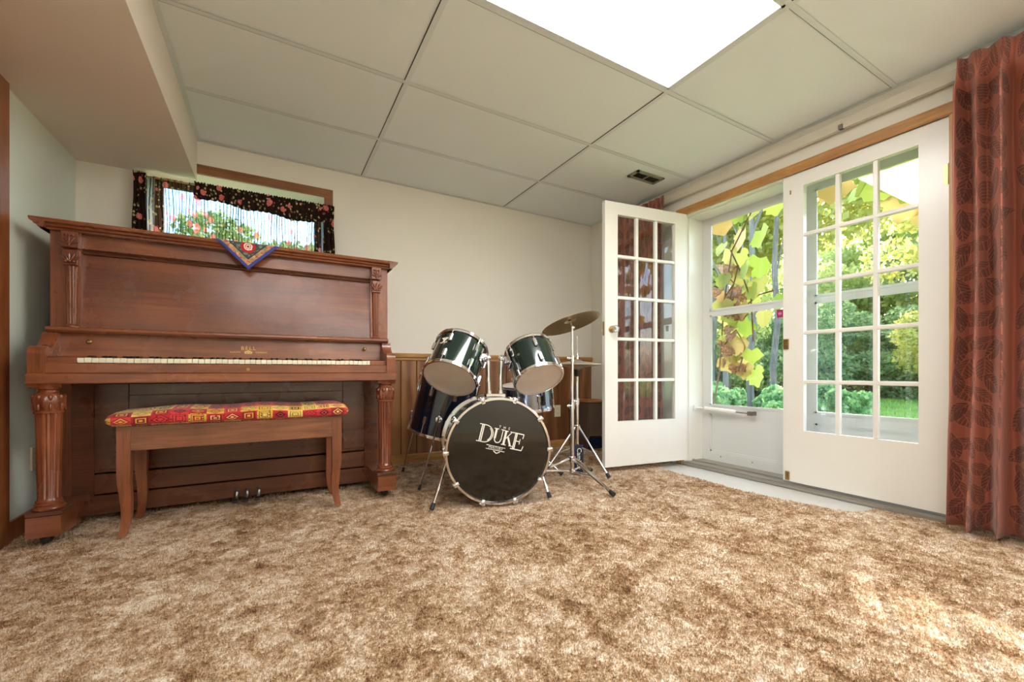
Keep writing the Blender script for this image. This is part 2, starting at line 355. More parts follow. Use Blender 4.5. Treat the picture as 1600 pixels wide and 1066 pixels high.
# a rose medallion in each corner
cx = t.math('SUBTRACT', ax, .285); cy = t.math('SUBTRACT', ay, .285)
rd = t.math('SQRT', t.math('ADD', t.math('MULTIPLY', cx, cx), t.math('MULTIPLY', cy, cy)))
med = t.ramp(t.math('ADD', rd, t.math('MULTIPLY', t.math('SUBTRACT', t.noise(v, 40, 2), .5), .03)), [(0, S(190, 60, 60)), (.014, S(240, 232, 220)), (.026, S(196, 70, 70)), (.034, S(242, 234, 222)), (.05, S(190, 34, 44)), (.085, S(0, 0, 0))], 'CONSTANT')
c = t.mix(t.math('LESS_THAN', rd, .085), fill, med)
c = t.mix(t.math('GREATER_THAN', ch, .40), c, dots); c = t.mix(t.math('GREATER_THAN', ch, .395), c, t.mix(t.math('GREATER_THAN', ch, .408), S(50, 60, 66), dots))
c = t.mix(t.math('GREATER_THAN', ch, .462), c, S(62, 76, 160))
M['scarf'] = t.end(t.bsdf(c, .85, **{'Sheen Weight': .2}))
# outdoor
def leafmat(name, a, b, c3, tr=.55):
    t = NT(name); v = t.coord(); ri = t.n('ObjectInfo', o=None).outputs['Random']
    n = t.noise(v, 3.1, 3); n2 = t.n('TexWhiteNoise', {'Vector': t.n('VectorMath', {0: t.mapp(v, (9, 9, 9))}, operation='FLOOR')}, o=0)
    f = t.math('ADD', t.math('MULTIPLY', n, .6), t.math('MULTIPLY', n2, .4))
    c = t.ramp(f, [(.25, a), (.5, b), (.75, c3)])
    return t.end(t.n('MixShader', {0: tr, 1: t.bsdf(c, .5), 2: t.n('BsdfTranslucent', {0: c})}))
M['leaf1'] = leafmat('tree_leaves_green', S(140, 164, 92), S(186, 200, 122), S(224, 226, 158))
M['leaf2'] = leafmat('tree_leaves_yellow', S(176, 186, 92), S(220, 214, 120), S(242, 232, 176))
M['leaf3'] = leafmat('shrub_leaves_dark', S(102, 136, 96), S(144, 174, 122), S(192, 208, 156))
M['leaf4'] = leafmat('low_fern_leaves', S(108, 158, 96), S(152, 194, 122), S(198, 218, 150))
t = NT('vine_leaf'); v = t.coord(); ri = t.n('ObjectInfo', o=None).outputs['Random']
c = t.ramp(ri, [(0, S(150, 182, 66)), (.35, S(180, 200, 84)), (.6, S(206, 206, 110)), (.85, S(210, 172, 108))])
c = t.mix(t.math('MULTIPLY', t.noise(v, 30, 3), .35), c, S(206, 176, 86))
M['vine'] = t.end(t.n('MixShader', {0: .62, 1: t.bsdf(c, .45), 2: t.n('BsdfTranslucent', {0: c})}))
M['dry'] = leafmat('dry_vine_leaf', S(110, 74, 50), S(172, 122, 84), S(206, 160, 110), .35)
M['bark'] = wood('tree_bark', S(72, 64, 56), S(124, 114, 102), S(162, 152, 138), 'Z', .9, 0)
M['stem'] = plain('vine_stem', S(122, 84, 60), .8)
t = NT('lawn'); v = t.coord(); n = t.noise(v, 1.2, 5, .65); n2 = t.noise(v, 24, 4, .7)
M['lawn'] = t.end(t.bsdf(t.mix(t.math('MULTIPLY', n2, .7), t.ramp(n, [(.35, S(104, 150, 74)), (.6, S(150, 186, 92)), (.75, S(196, 186, 130))]), S(80, 116, 60)), .9, **{'Normal': t.bump(n2, 1, .05)}))
M['grass'] = leafmat('grass_blades', S(96, 146, 64), S(140, 186, 84), S(186, 208, 110), .5)
M['amp'] = plain('brown_grille_cloth', S(92, 76, 62), .9, bumpn=(400, .6), var=.2)
M['tolex'] = plain('brown_tolex', S(84, 68, 56), .7, bumpn=(300, .4))
M['amptop'] = wood('amp_wood_top', S(120, 70, 34), S(176, 116, 64), S(196, 136, 80), 'X', .5, .1)
M['blue'] = plain('blue_black_panel', S(18, 34, 58), .25, coat=.5)
M['vent'] = plain('grey_green_vent_enamel', S(150, 154, 132), .5)
M['ventd'] = plain('dark_vent_louvre', S(66, 66, 50), .6)
M['sticker'] = plain('magenta_sticker', S(176, 28, 84), .5)
M['exterior'] = plain('exterior_siding', S(206, 200, 188), .8)

# ------------------------------------------------------------------ room shell
XL, XR, YB, YF, ZC = -.984, 2.83, 3.354, -2.75, 2.198
WT = .24
DY0, DY1, DZ = .725, 2.238, 1.952              # french-door opening in the right wall
struct('floor', MB().box(XL-.1, XR+WT, YF-.1, YB+.1, -.12, -.016), M['vinyl'])
wx0, wx1, wz0, wz1 = -.672, .332, 1.46, 1.99   # small window opening in the back wall
wb = MB().box(XL-.1, wx0, YB, YB+.3, -.12, 2.4).box(wx1, XR+WT, YB, YB+.3, -.12, 2.4).box(wx0, wx1, YB, YB+.3, -.12, wz0).box(wx0, wx1, YB, YB+.3, wz1, 2.4)
wall_back = struct('wall_back', wb, M['wall'])
wall_left = struct('wall_left', MB().box(XL-.1, XL, YF-.1, 1.76, -.12, 2.4).box(XL-.1, XL, 2.53, YB, -.12, 2.4).box(XL-.1, XL, 1.76, 2.53, 1.96, 2.4), M['wall_green'])
wr_ = MB().box(XR, XR+WT, YF-.1, DY0, -.12, 2.4).box(XR, XR+WT, DY1, YB, -.12, 2.4).box(XR, XR+WT, DY0, DY1, DZ, 2.4)
wall_right = struct('wall_right', wr_, M['wall'])
struct('wall_front', MB().box(XL-.1, XR+WT, YF-.1, YF, -.12, 2.4), M['wall'])
soff = struct('ceiling_soffit', MB().box(XL, -.418, YF, YB, 1.937, 2.36), M['soffit'])
ceiling = struct('ceiling', MB().box(XL, XR, YF, YB, 2.36, 2.42), M['gap'])
# lay-in boards and grid
gx = [-.418, .5987, 1.8179, XR]; gy = [YB]
y = 2.757
while y > YF+.05: gy.append(y); y -= .6096
gy.append(YF)
lights = {(1, 3), (0, 6), (2, 6), (1, 9)}  # only the first panel is seen; the others are added fill light
tiles = {}
for i in range(3):
    for j in range(len(gy)-1):
        if (i, j) in lights: continue
        w, d = gx[i+1]-gx[i]-.008, gy[j]-gy[j+1]-.008
        k = (round(w, 3), round(d, 3))
        if k not in tiles: tiles[k] = MB().box(-w/2, w/2, -d/2, d/2, 0, .014).mesh('ceiling_tile', M['tile'])
        sag = random.uniform(0, .0025)
        inst('ceiling_tile', tiles[k], ceiling, ((gx[i]+gx[i+1])/2, (gy[j]+gy[j+1])/2, ZC+.0035+sag))
def tee(mb): return obj('grid_tee', mb, M['tee'], ceiling, False)
for x in gx[1:3]:
    tee(MB().box(x-.012, x+.012, YF, YB, ZC, ZC+.0012)); obj('grid_shadow_gap', MB().box(x-.0155, x-.012, YF, YB, ZC+.0006, ZC+.003), M['gap'], ceiling, False)
for yy in gy[1:-1]:
    for i in range(3):
        tee(MB().box(gx[i]+.012, gx[i+1]-.012, yy-.012, yy+.012, ZC, ZC+.001))
        obj('grid_shadow_gap', MB().box(gx[i]+.012, gx[i+1]-.012, yy+.012, yy+.0142, ZC+.0006, ZC+.003), M['gap'], ceiling, False)
for b in ((XR-.022, XR, YF, YB), (-.418, -.396, YF, YB)):
    obj('wall_angle', MB().box(*b, ZC-.0005, ZC+.0015), M['tee'], ceiling, False)
obj('wall_angle', MB().box(-.396, XR-.022, YB-.022, YB, ZC-.0005, ZC+.0015), M['tee'], ceiling, False)
for n_, (i, j) in enumerate(sorted(lights)):
    x0, x1, y0, y1 = gx[i]+.011, gx[i+1]-.011, gy[j+1]+.011, gy[j]-.011
    L = thing('ceiling_light', {(1, 3): 'glowing fluorescent ceiling panel in front of the piano and drums', (0, 6): 'unseen fluorescent ceiling panel added as fill light beside the soffit', (2, 6): 'unseen fluorescent ceiling panel added as fill light beside the curtained wall', (1, 9): 'unseen fluorescent ceiling panel added as fill light by the front wall'}[(i, j)], 'ceiling light', ((x0+x1)/2, (y0+y1)/2, ZC))
    fr = MB().box(x0, x1, y0, y0+.014, ZC, ZC+.06).box(x0, x1, y1-.014, y1, ZC, ZC+.06).box(x0, x0+.014, y0, y1, ZC, ZC+.06).box(x1-.014, x1, y0, y1, ZC, ZC+.06)
    obj('frame', fr, M['tee'], L, False); obj('diffuser', MB().box(x0+.012, x1-.012, y0+.012, y1-.012, ZC+.002, ZC+.006), M['lamp'], L, False)
    obj('housing', MB().box(x0, x1, y0, y1, ZC+.06, ZC+.09), M['tee'], L, False)
# vent
V = thing('ceiling_vent', 'grey green slotted air vent set in the ceiling board', 'air vent', (2.47, 2.295, ZC))
vx0, vx1, vy0, vy1 = 2.335, 2.612, 2.24, 2.352
f = MB()
for b in ((vx0, vx1, vy0, vy0+.022), (vx0, vx1, vy1-.022, vy1), (vx0, vx0+.022, vy0, vy1), (vx1-.022, vx1, vy0, vy1), (2.468, 2.478, vy0, vy1)): f.box(*b, ZC-.006, ZC+.004)
obj('frame', f, M['vent'], V, False); obj('backing', MB().box(vx0+.01, vx1-.01, vy0+.01, vy1-.01, ZC+.001, ZC+.003), M['gap'], V, False)
for i in range(14):
    xx = vx0+.03+i*.0168
    obj('louvre', MB().add([(xx, vy0+.02, ZC-.004), (xx+.009, vy0+.02, ZC+.002), (xx+.009, vy1-.02, ZC+.002), (xx, vy1-.02, ZC-.004), (xx+.001, vy0+.02, ZC-.005), (xx+.01, vy0+.02, ZC+.001), (xx+.01, vy1-.02, ZC+.001), (xx+.001, vy1-.02, ZC-.005)], [(0, 1, 2, 3), (7, 6, 5, 4), (0, 4, 5, 1), (2, 6, 7, 3), (1, 5, 6, 2), (3, 7, 4, 0)]), M['ventd'], V, False)

# wainscot boards, cap and base on the back wall
cap = [(YB, .806), (YB-.016, .806), (YB-.02, .812), (YB-.02, .826), (YB-.028, .836), (YB-.028, .852), (YB-.02, .862), (YB, .866)]
struct('trim_1', MB().prism(cap, 'X', XL, XR), M['oakx'])
base = [(YB, -.012), (YB-.016, -.012), (YB-.016, .05), (YB-.008, .062), (YB, .062)]
struct('baseboard_back', MB().prism(base, 'X', XL, XR), M['oakx'])
ws = [.152, .203, .102, .178, .127, .203, .152, .114]; pm = {}; x = XL+.006; k = 0
while x < XR-.004:
    w = min(ws[k % 8], XR-.002-x); k += 1
    if w < .02: break
    key = round(w, 3)
    if key not in pm:
        g = .005; pm[key] = MB().prism([(0, 0), (0, -.004), (g, -.010), (w-g-.003, -.010), (w-.003, -.004), (w-.003, 0)], 'Z', 0, .75).mesh('plank', M['plank'])
    inst('plank', pm[key], wall_back, (x, YB, .058)); x += w
obj('groove_backing', MB().box(XL, XR, YB-.003, YB, .05, .815), M['gap'], wall_back, False)
# left wall: baseboard, door casing and door
struct('baseboard_left', MB().box(XL, XL+.012, 2.61, YB, -.012, .075), M['brownz'])
struct('trim_2', MB().box(XL, XL+.018, 2.53, 2.604, -.012, 2.03).box(XL, XL+.018, 1.69, 1.76, -.012, 2.03).box(XL, XL+.018, 1.76, 2.53, 1.96, 2.03), M['brownz'])
struct('door_5', MB().box(XL-.06, XL-.025, 1.762, 2.528, .005, 1.958), M['brownz'])

# outlets
def outlet(name_label, loc, axis):
    o = thing('wall_outlet', name_label, 'outlet', loc)
    mb = MB()
    if axis == 'Y': obj('plate', MB().box(loc[0]-.035, loc[0]+.035, loc[1]-.007, loc[1], loc[2]-.057, loc[2]+.057, .003), M['plate'], o)
    else: obj('plate', MB().box(loc[0], loc[0]+.007, loc[1]-.035, loc[1]+.035, loc[2]-.057, loc[2]+.057, .003), M['plate'], o)
    for dz in (-.022, .022):
        for s_ in (-.007, .007):
            if axis == 'Y': obj('slot', MB().box(loc[0]+s_-.001, loc[0]+s_+.001, loc[1]-.0075, loc[1]-.004, loc[2]+dz-.005, loc[2]+dz+.005), M['gap'], o, False)
            else: obj('slot', MB().box(loc[0]+.004, loc[0]+.0075, loc[1]+s_-.001, loc[1]+s_+.001, loc[2]+dz-.005, loc[2]+dz+.005), M['gap'], o, False)
outlet('ivory outlet plate on the wood panelling behind the drums', (2.40, YB-.0105, .339), 'Y')
outlet('ivory outlet plate on the pale wall beside the piano', (XL, 2.865, .31), 'X')

# small window in the back wall
W1 = struct('window_1', MB().box(wx0, wx1, YB+.2, YB+.23, wz1-.05, wz1).box(wx0, wx1, YB+.2, YB+.23, wz0, wz0+.05).box(wx0, wx0+.05, YB+.2, YB+.23, wz0, wz1).box(wx1-.05, wx1, YB+.2, YB+.23, wz0, wz1), M['brownx'])
for a, b in ((wx0+.05, wx1-.05),): obj('pane', MB().box(a, b, YB+.213, YB+.217, wz0+.05, wz1-.05), M['glass'], W1, False)
fr = MB().box(wx1-.002, wx1+.055, YB-.016, YB, wz0-.06, wz1+.058).box(wx0-.055, wx0+.002, YB-.016, YB, wz0-.06, 1.226).box(wx0-.055, wx1-.002, YB-.016, YB, wz0-.06, wz0)
fr = MB().box(wx1-.002, wx1+.055, YB-.016, YB, wz0-.06, wz1+.056).box(-.418, wx1-.002, YB-.016, YB, wz1-.002, wz1+.056).box(wx0-.055, wx0+.002, YB-.016, YB, wz0-.06, wz1-.08).box(wx0+.002, wx1-.002, YB-.016, YB, wz0-.06, wz0)
struct('trim_3', fr, M['brownx'])
rev = MB().box(wx0+.001, wx1-.001, YB, YB+.2, wz1-.006, wz1).box(wx0, wx0+.006, YB, YB+.2, wz0, wz1).box(wx1-.006, wx1, YB, YB+.2, wz0, wz1).box(wx0, wx1, YB, YB+.2, wz0, wz0+.006)
struct('trim_4', rev, M['soffit'])

# french-door opening: casing, jambs, sill
struct('trim_5', MB().box(XR-.02, XR, DY0-.055, DY1+.06, DZ-.002, DZ+.056, .004), M['oak'])
struct('trim_6', MB().box(XR-.02, XR, DY0-.06, DY0+.002, -.01, DZ-.003, .004).box(XR-.018, XR, DY1+.004, DY1+.06, -.01, DZ-.003, .004), M['oakz'])
jm = MB().box(XR, XR+WT, DY1-.006, DY1, 0, DZ).box(XR, XR+WT, DY0, DY0+.004, 0, DZ).box(XR, XR+WT, DY0, DY1, DZ-.006, DZ)
jm.box(XR+.045, XR+.09, DY1-.016, DY1-.006, 0, DZ).box(XR+.045, XR+.09, DY0, DY1, DZ-.016, DZ-.006)
struct('trim_7', jm, M['white'])
struct('trim_8', MB().box(XR+.005, XR+WT+.04, DY0, DY1, -.012, .012).box(XR-.012, XR+.03, DY0, DY1, -.012, .004).box(XR+.08, XR+.1, DY0, DY1, .012, .022), M['sill'])

# ------------------------------------------------------------------ french doors
DW, DH, DT = .752, 1.92, .036
gx0, gx1, gz0, gz1 = .113, .643, .325, 1.832     # glazed area inside the leaf (from the hinge side)
def french_leaf(name, loc, rz, mirror):
    sx = -1 if mirror else 1
    def B(mb, x0, x1, y0, y1, z0, z1, bev=0):
        a, b = sorted((x0*sx, x1*sx)); return mb.box(a, b, y0, y1, z0, z1, bev)
    r = MB(); B(r, 0, gx0, 0, DT, 0, DH); B(r, gx1, DW, 0, DT, 0, DH); B(r, gx0, gx1, 0, DT, 0, gz0); B(r, gx0, gx1, 0, DT, gz1, DH)
    d = obj(name, r, M['white'], None, False); d['kind'] = 'structure'; d.location = loc; d.rotation_euler = (0, 0, rz)
    cw = (gx1-gx0)/3; ch = (gz1-gz0)/5; mw = .0115
    for i in (1, 2): obj('muntin', B(MB(), gx0+cw*i-mw, gx0+cw*i+mw, .004, DT-.004, gz0, gz1, .004), M['white'], d, False, True)
    hm = B(MB(), -(gx1-gx0)/2, (gx1-gx0)/2, .003, DT-.003, -mw, mw, .004).mesh('muntin', M['white'])
    for j in range(1, 5): inst('muntin', hm, d, (sx*(gx0+gx1)/2, 0, gz0+ch*j))
    pn = MB().box(-cw/2, cw/2, -.0015, .0015, -ch/2, ch/2).mesh('pane', M['glass'])
    for i in range(3):
        for j in range(5): inst('pane', pn, d, (sx*(gx0+cw*(i+.5)), DT/2, gz0+ch*(j+.5)))
    for z in (.22, 1.66):
        obj('hinge', MB().lathe([(.006, z-.045), (.006, z+.045)], 10, Matrix.Translation((-.004*sx, -.004, 0))).box(min(0, .02*sx), max(0, .02*sx), -.001, 0, z-.043, z+.043), M['brass'], d, True, True)
    return d
# right leaf closed: hinge at DY0, leaf runs +Y ; local +x -> +Y needs rz=+90, local y -> -X : shift
rl = french_leaf('door_1', (XR+DT, DY0+.004, .03), PI/2, False)
# local y = -X world: face y=DT at X=XR ; hardware on the room face
obj('hinge', MB().lathe([(.007, 1.59), (.007, 1.69)], 10, Matrix.Translation((-.002, DT+.005, 0))).box(0, .02, DT, DT+.002, 1.592, 1.688), M['brass'], rl, True, True)
obj('flush_bolt', MB().box(DW-.03, DW-.004, DT, DT+.006, .006, .062, .002).box(DW-.021, DW-.012, DT+.006, DT+.013, .016, .05), M['brass'], rl, True, True)
obj('door_latch', MB().box(DW-.026, DW+.004, DT, DT+.010, .83, .895, .002).box(DW-.02, DW-.008, DT+.010, DT+.022, .85, .876), M['brass'], rl, True, True)
obj('hook_plate', MB().box(DW-.04, DW-.032, DT, DT+.004, 1.80, 1.825), M['brass'], rl, False, True)
obj('astragal', MB().box(DW-.004, DW+.01, .004, DT-.002, 0, DH), M['white'], rl, False, True)
# left leaf open: hinge at (XR, DY1), leaf towards -X, swung just past square
ang = math.atan2(.105, -.755)
ll = french_leaf('door_2', (XR-.004, DY1+.002, .03), ang, False)
# visible face: local +y points (-sin, cos) of ang -> towards -Y
for s_ in (1, -1):
    yb = DT if s_ > 0 else 0
    mt = Matrix.Translation((DW-.058, yb, .995)) @ Matrix.Rotation(-PI/2*s_, 4, 'X')
    kn = obj('door_knob', MB().lathe([(.004, .028), (.022, .03), (.028, .04), (.028, .05), (.02, .062), (.008, .064)], 12, mt), M['crystal'], ll, 25, True)
    obj('rosette', MB().lathe([(.026, 0), (.026, .004), (.018, .008), (.009, .012), (.009, .03)], 18, mt), M['brass'], kn, True, True)
obj('latch_plate', MB().box(DW, DW+.0015, .008, DT-.008, .95, 1.05), M['brass'], ll, False, True)

# storm doors on the outside
SX = XR+WT-.018
def storm(name, y0, y1, closer):
    fw = .068; r = MB()
    for b in ((y0, y0+fw, .012, DZ-.008), (y1-fw, y1, .012, DZ-.008)): r.box(SX, SX+.03, *b)
    for z0, z1 in ((.012, .085), (.385, .45), (1.168, 1.203), (1.895, DZ-.008)): r.box(SX-.001*(z0 > 1 and z1 < 1.3), SX+.03, y0+fw, y1-fw, z0, z1)
    d = obj(name, r, M['storm'], None, False); d['kind'] = 'structure'
    # raised glazing bead round both lights
    for z0, z1 in ((.45, 1.168), (1.203, 1.895)):
        b = MB()
        for q in ((y0+fw-.004, y0+fw+.012, z0, z1), (y1-fw-.012, y1-fw+.004, z0, z1), (y0+fw, y1-fw, z0-.004, z0+.012), (y0+fw, y1-fw, z1-.012, z1+.004)): b.box(SX-.006, SX+.002, *q)
        obj('glazing_bead', b, M['storm'], d, False)
        obj('pane', MB().box(SX+.012, SX+.015, y0+fw, y1-fw, z0, z1), M['glass'], d, False)
    obj('kick_panel', MB().box(SX+.008, SX+.022, y0+fw, y1-fw, .085, .385), M['storm'], d, False)
    obj('panel_bead', MB().box(SX+.003, SX+.009, y0+fw, y1-fw, .085, .097).box(SX+.003, SX+.009, y0+fw, y1-fw, .373, .385).box(SX+.003, SX+.009, y0+fw, y0+fw+.012, .085, .385).box(SX+.003, SX+.009, y1-fw-.012, y1-fw, .085, .385), M['storm'], d, False)
    return d
s1 = storm('door_3', 1.484, DY1-.007, True); s2 = storm('door_4', DY0+.005, 1.478, False)
cl = obj('door_closer', MB().lathe([(.010, 0), (.0165, .008), (.0165, .26), (.010, .268)], 14, Matrix.Translation((SX-.045, 2.185, .425)) @ Matrix.Rotation(math.radians(92), 4, 'X')), M['white'], s1, True)
obj('closer_rod', MB().tube([(SX-.045, 1.93, .418), (SX-.045, 1.80, .415)], .005).box(SX-.05, SX, 1.79, 1.83, .40, .43), M['steel'], s1, True)
obj('jamb_bracket', MB().box(SX-.12, SX-.07, DY1-.022, DY1-.006, .415, .45).tube([(SX-.09, DY1-.02, .43), (SX-.045, 2.185, .425)], .006), M['white'], s1, True)
obj('screw', MB().ball((SX-.002, 2.07, .055), .005).ball((SX-.002, 1.82, .055), .005), M['steel'], s1, True)
stk = obj('warning_sticker', MB().box(SX+.0105, SX+.012, 1.612, 1.655, 1.095, 1.15), M['sticker'], s1, False)
obj('sticker_print', MB().box(SX+.0098, SX+.0106, 1.622, 1.645, 1.118, 1.125).box(SX+.0098, SX+.0106, 1.626, 1.63, 1.11, 1.134).box(SX+.0098, SX+.0106, 1.637, 1.641, 1.11, 1.134), plain('pink_print', S(236, 150, 190), .5), stk, False)
obj('storm_latch', MB().box(SX-.03, SX, 1.50, 1.52, .93, 1.06, .004), M['black'], s1, False)

# ------------------------------------------------------------------ curtain rails and drapes
R1 = thing('curtain_rail', 'white traverse curtain rail along the wall above the doors', 'curtain rail', (XR, 1.6, 2.1))
obj('track', MB().prism([(XR-.05, 2.083), (XR-.024, 2.083), (XR-.024, 2.096), (XR-.03, 2.096), (XR-.03, 2.124), (XR-.024, 2.124), (XR-.024, 2.137), (XR-.05, 2.137)], 'Y', .0, 3.0), M['rail'], R1, False)
for yy in (.3, 1.16, 1.88, 2.75): obj('bracket', MB().box(XR-.052, XR, yy-.008, yy+.008, 2.094, 2.126), M['rail'], R1, False)
obj('end_stop', MB().box(XR-.06, XR-.03, 1.145, 1.165, 2.083, 2.106), M['steel'], R1, False)
def drape(name, y0, y1, xc, z0, z1, n, amp, label, seed):
    r = random.Random(seed); nu, nv = 260, 46; mb = MB(); mb.uv = []
    ph = [r.uniform(-.55, .55) for _ in range(n+2)]; am = [r.uniform(.65, 1.25) for _ in range(n+2)]
    L = (y1-y0)*2.1
    for j in range(nv+1):
        tv = j/nv; z = z1+(z0-z1)*tv
        gather = 1-.05*math.exp(-((tv-.5)/.3)**2)
        for i in range(nu+1):
            tu = i/nu; ff = tu*n; k = int(ff); q = ff-k
            a = am[k]*(1-q)+am[k+1]*q; p = ph[k]*(1-q)+ph[k+1]*q
            ang_ = 2*PI*ff+p*1.4+.5*sin(3*tv+k)
            top = min(1, tv/.07); pin = 1 if tv > .045 else .75
            dx = -amp*a*(.35+.65*top)*(sin(ang_)*.8+.2*sin(2*ang_+1.3*k+2*tv))
            dy = .35*amp*a*top*cos(ang_*1.0+.4)*.6
            if .02 < tv < .06: dx *= .45          # pinch-pleat stitching
            dx -= .006*sin(14*tv+5*tu*n)*top
            y = y0+(y1-y0)*(.5+(tu-.5)*gather)*(.95+.05*tv)+dy
            mb.v.append((xc+dx, y, z)); mb.uv.append((tu*L, tv*(z1-z0)))
    for j in range(nv):
        for i in range(nu): a = j*(nu+1)+i; mb.f.append((a, a+1, a+nu+2, a+nu+1))
    o = obj(name, mb, M['drape'], None, 180)
    so = o.modifiers.new('thickness', 'SOLIDIFY'); so.thickness = .003
    return tag(o, label, 'curtain', 'rust damask drapes on the rail')
drape('curtain', .08, .70, XR-.125, .012, 2.135, 7, .072, 'rust brown leaf damask drape hanging from ceiling to carpet in front of the door casing', 3)
drape('curtain', 2.35, 2.99, XR-.095, .03, 2.135, 9, .032, 'rust brown leaf damask drape bunched behind the open glazed door', 5)

# floral window curtain and valance
def sheer(name, x0, x1, yc, z0, z1f, n, amp, mat, label, cat, seed, botf=None, fold=0):
    r = random.Random(seed); nu, nv = 240, 14; mb = MB(); mb.uv = []
    ph = [r.uniform(-1, 1) for _ in range(n+2)]
    for j in range(nv+1):
        tv = j/nv
        for i in range(nu+1):
            tu = i/nu; x = x0+(x1-x0)*tu; zt = z1f; zb = botf(x) if botf else z0; z = zt+(zb-zt)*tv
            ff = tu*n; k = int(ff); q = ff-k; p = ph[k]*(1-q)+ph[k+1]*q
            ruf = .004*sin(ff*2*PI*2.3+k) if tv == 0 else 0
            y = yc-amp*(.6+.4*tv)*sin(2*PI*ff+1.5*p)-.3*amp*sin(4.3*PI*ff+2); x += (x1-x0)/n*.17*fold*sin(4*PI*ff+3*p)
            mb.v.append((x+.004*sin(7*tv+ff), y, z+ruf)); mb.uv.append((x*1.4, z))
    for j in range(nv):
        for i in range(nu): a = j*(nu+1)+i; mb.f.append((a, a+1, a+nu+2, a+nu+1))
    o = obj(name, mb, mat, None, 180); return tag(o, label, cat)
sheer('window_curtain', -.712, .385, YB-.045, 1.43, 1.905, 30, .012, M['sheer'], 'dark floral sheer curtain gathered across the small window behind the piano', 'curtain', 4, fold=1)
def scal(x):
    q = (x+.425)/.81
    return 1.80-.06*q+.018*abs(sin(q*PI*3.0))+(.06*max(0, (q-.82)/.18))
sheer('curtain_valance', -.425, .385, YB-.066, 0, 1.912, 22, .008, M['valance'], 'dark rose-print valance with scalloped hem over the small window', 'valance', 6, scal)
# opaque side panels of the same print
for (a, b, lab) in ((-.716, -.655, 'narrow dark rose-print curtain end on the wall under the soffit'), (.318, .389, 'narrow dark rose-print curtain end on the brown window trim')):
    sheer('curtain_side_panel', a, b, YB-.079, 1.43, 1.908, 3, .007, M['valance'], lab, 'curtain', 9)
rod = obj('curtain_rod', MB().tube([(-.716, YB-.045, 1.898), (.392, YB-.045, 1.898)], .005, 8).tube([(-.714, YB-.045, 1.898), (-.714, YB, 1.898)], .004).tube([(.39, YB-.045, 1.898), (.39, YB-.01, 1.898)], .004), M['brass'], None, True)
tag(rod, 'thin brass rod carrying the floral curtain at the small window', 'curtain rod')

# ------------------------------------------------------------------ carpet (cut back at the door sill)
edge = [(2.83, 2.34), (2.60, 2.30), (2.565, 2.24), (2.532, 2.05), (2.528, 1.85), (2.506, 1.6), (2.532, 1.35), (2.60, 1.07), (2.66, 1.02), (2.79, 1.0), (2.822, .75)]
cpts = [(XL, YF), (XR, YF), (XR, .70)]+edge[::-1]+[(XR, YB-.016), (XL, YB-.016)]
carpet = obj('carpet', MB().prism([(a, b) for a, b in cpts], 'Z', -.02, -.0105), M['carpet'], None, False)
tag(carpet, 'mottled brown and beige shag carpet covering the floor up to the door sill', 'carpet')
def in_carpet(x, y):
    ok = (x > XL) & (x < XR-.005) & (y < YB-.02) & (y > YF)
    ex = np.interp(y, [p[1] for p in edge[::-1]], [p[0] for p in edge[::-1]], left=XR, right=XR)
    return ok & (x < ex-.003+.012*np.sin(y*60)*.5)
N = 420000
# denser near the camera where single tufts show
cx_ = rng.uniform(XL, XR, N*2); cy_ = rng.uniform(-.6, YB, N*2)
dd = np.hypot(cx_, cy_); keep = rng.uniform(0, 1, N*2) < np.clip(1.35/np.maximum(dd, .3)**1.1, .12, 1)
keep &= in_carpet(cx_, cy_); cx_, cy_ = cx_[keep][:N], cy_[keep][:N]; n = len(cx_)
hh = rng.uniform(-.007, .0, n); th = rng.uniform(0, 2*PI, n); ln = rng.uniform(.0, .007, n); la = rng.uniform(0, 2*PI, n); wd = rng.uniform(.0012, .0026, n)*(1+.35*np.hypot(cx_, cy_)/2)
vx = np.empty((n, 3, 3), np.float32)
vx[:, 0] = np.stack([cx_-wd*np.cos(th), cy_-wd*np.sin(th), np.full(n, -.012)], 1)
vx[:, 1] = np.stack([cx_+wd*np.cos(th), cy_+wd*np.sin(th), np.full(n, -.012)], 1)
vx[:, 2] = np.stack([cx_+ln*np.cos(la), cy_+ln*np.sin(la), hh], 1)
me = bpy.data.meshes.new('carpet_pile'); me.vertices.add(n*3); me.vertices.foreach_set('co', vx.ravel())
me.loops.add(n*3); me.loops.foreach_set('vertex_index', np.arange(n*3, dtype=np.int32)); me.polygons.add(n)
me.polygons.foreach_set('loop_start', np.arange(0, n*3, 3, dtype=np.int32)); me.update(); me.materials.append(M['pile'])
pile = link(bpy.data.objects.new('carpet_pile', me), carpet); pile['kind'] = 'stuff'

# ------------------------------------------------------------------ upright piano
PX = -.122; PF = 2.46
piano = thing('upright_piano', 'tall antique mahogany upright piano with carved fluted legs and open keyboard', 'piano', (PX, PF, 0))
def pp(name, mb, mat, parent=None, smooth=True): return obj(name, mb, mat, parent or piano, smooth)
HW = .75
PB = 3.22
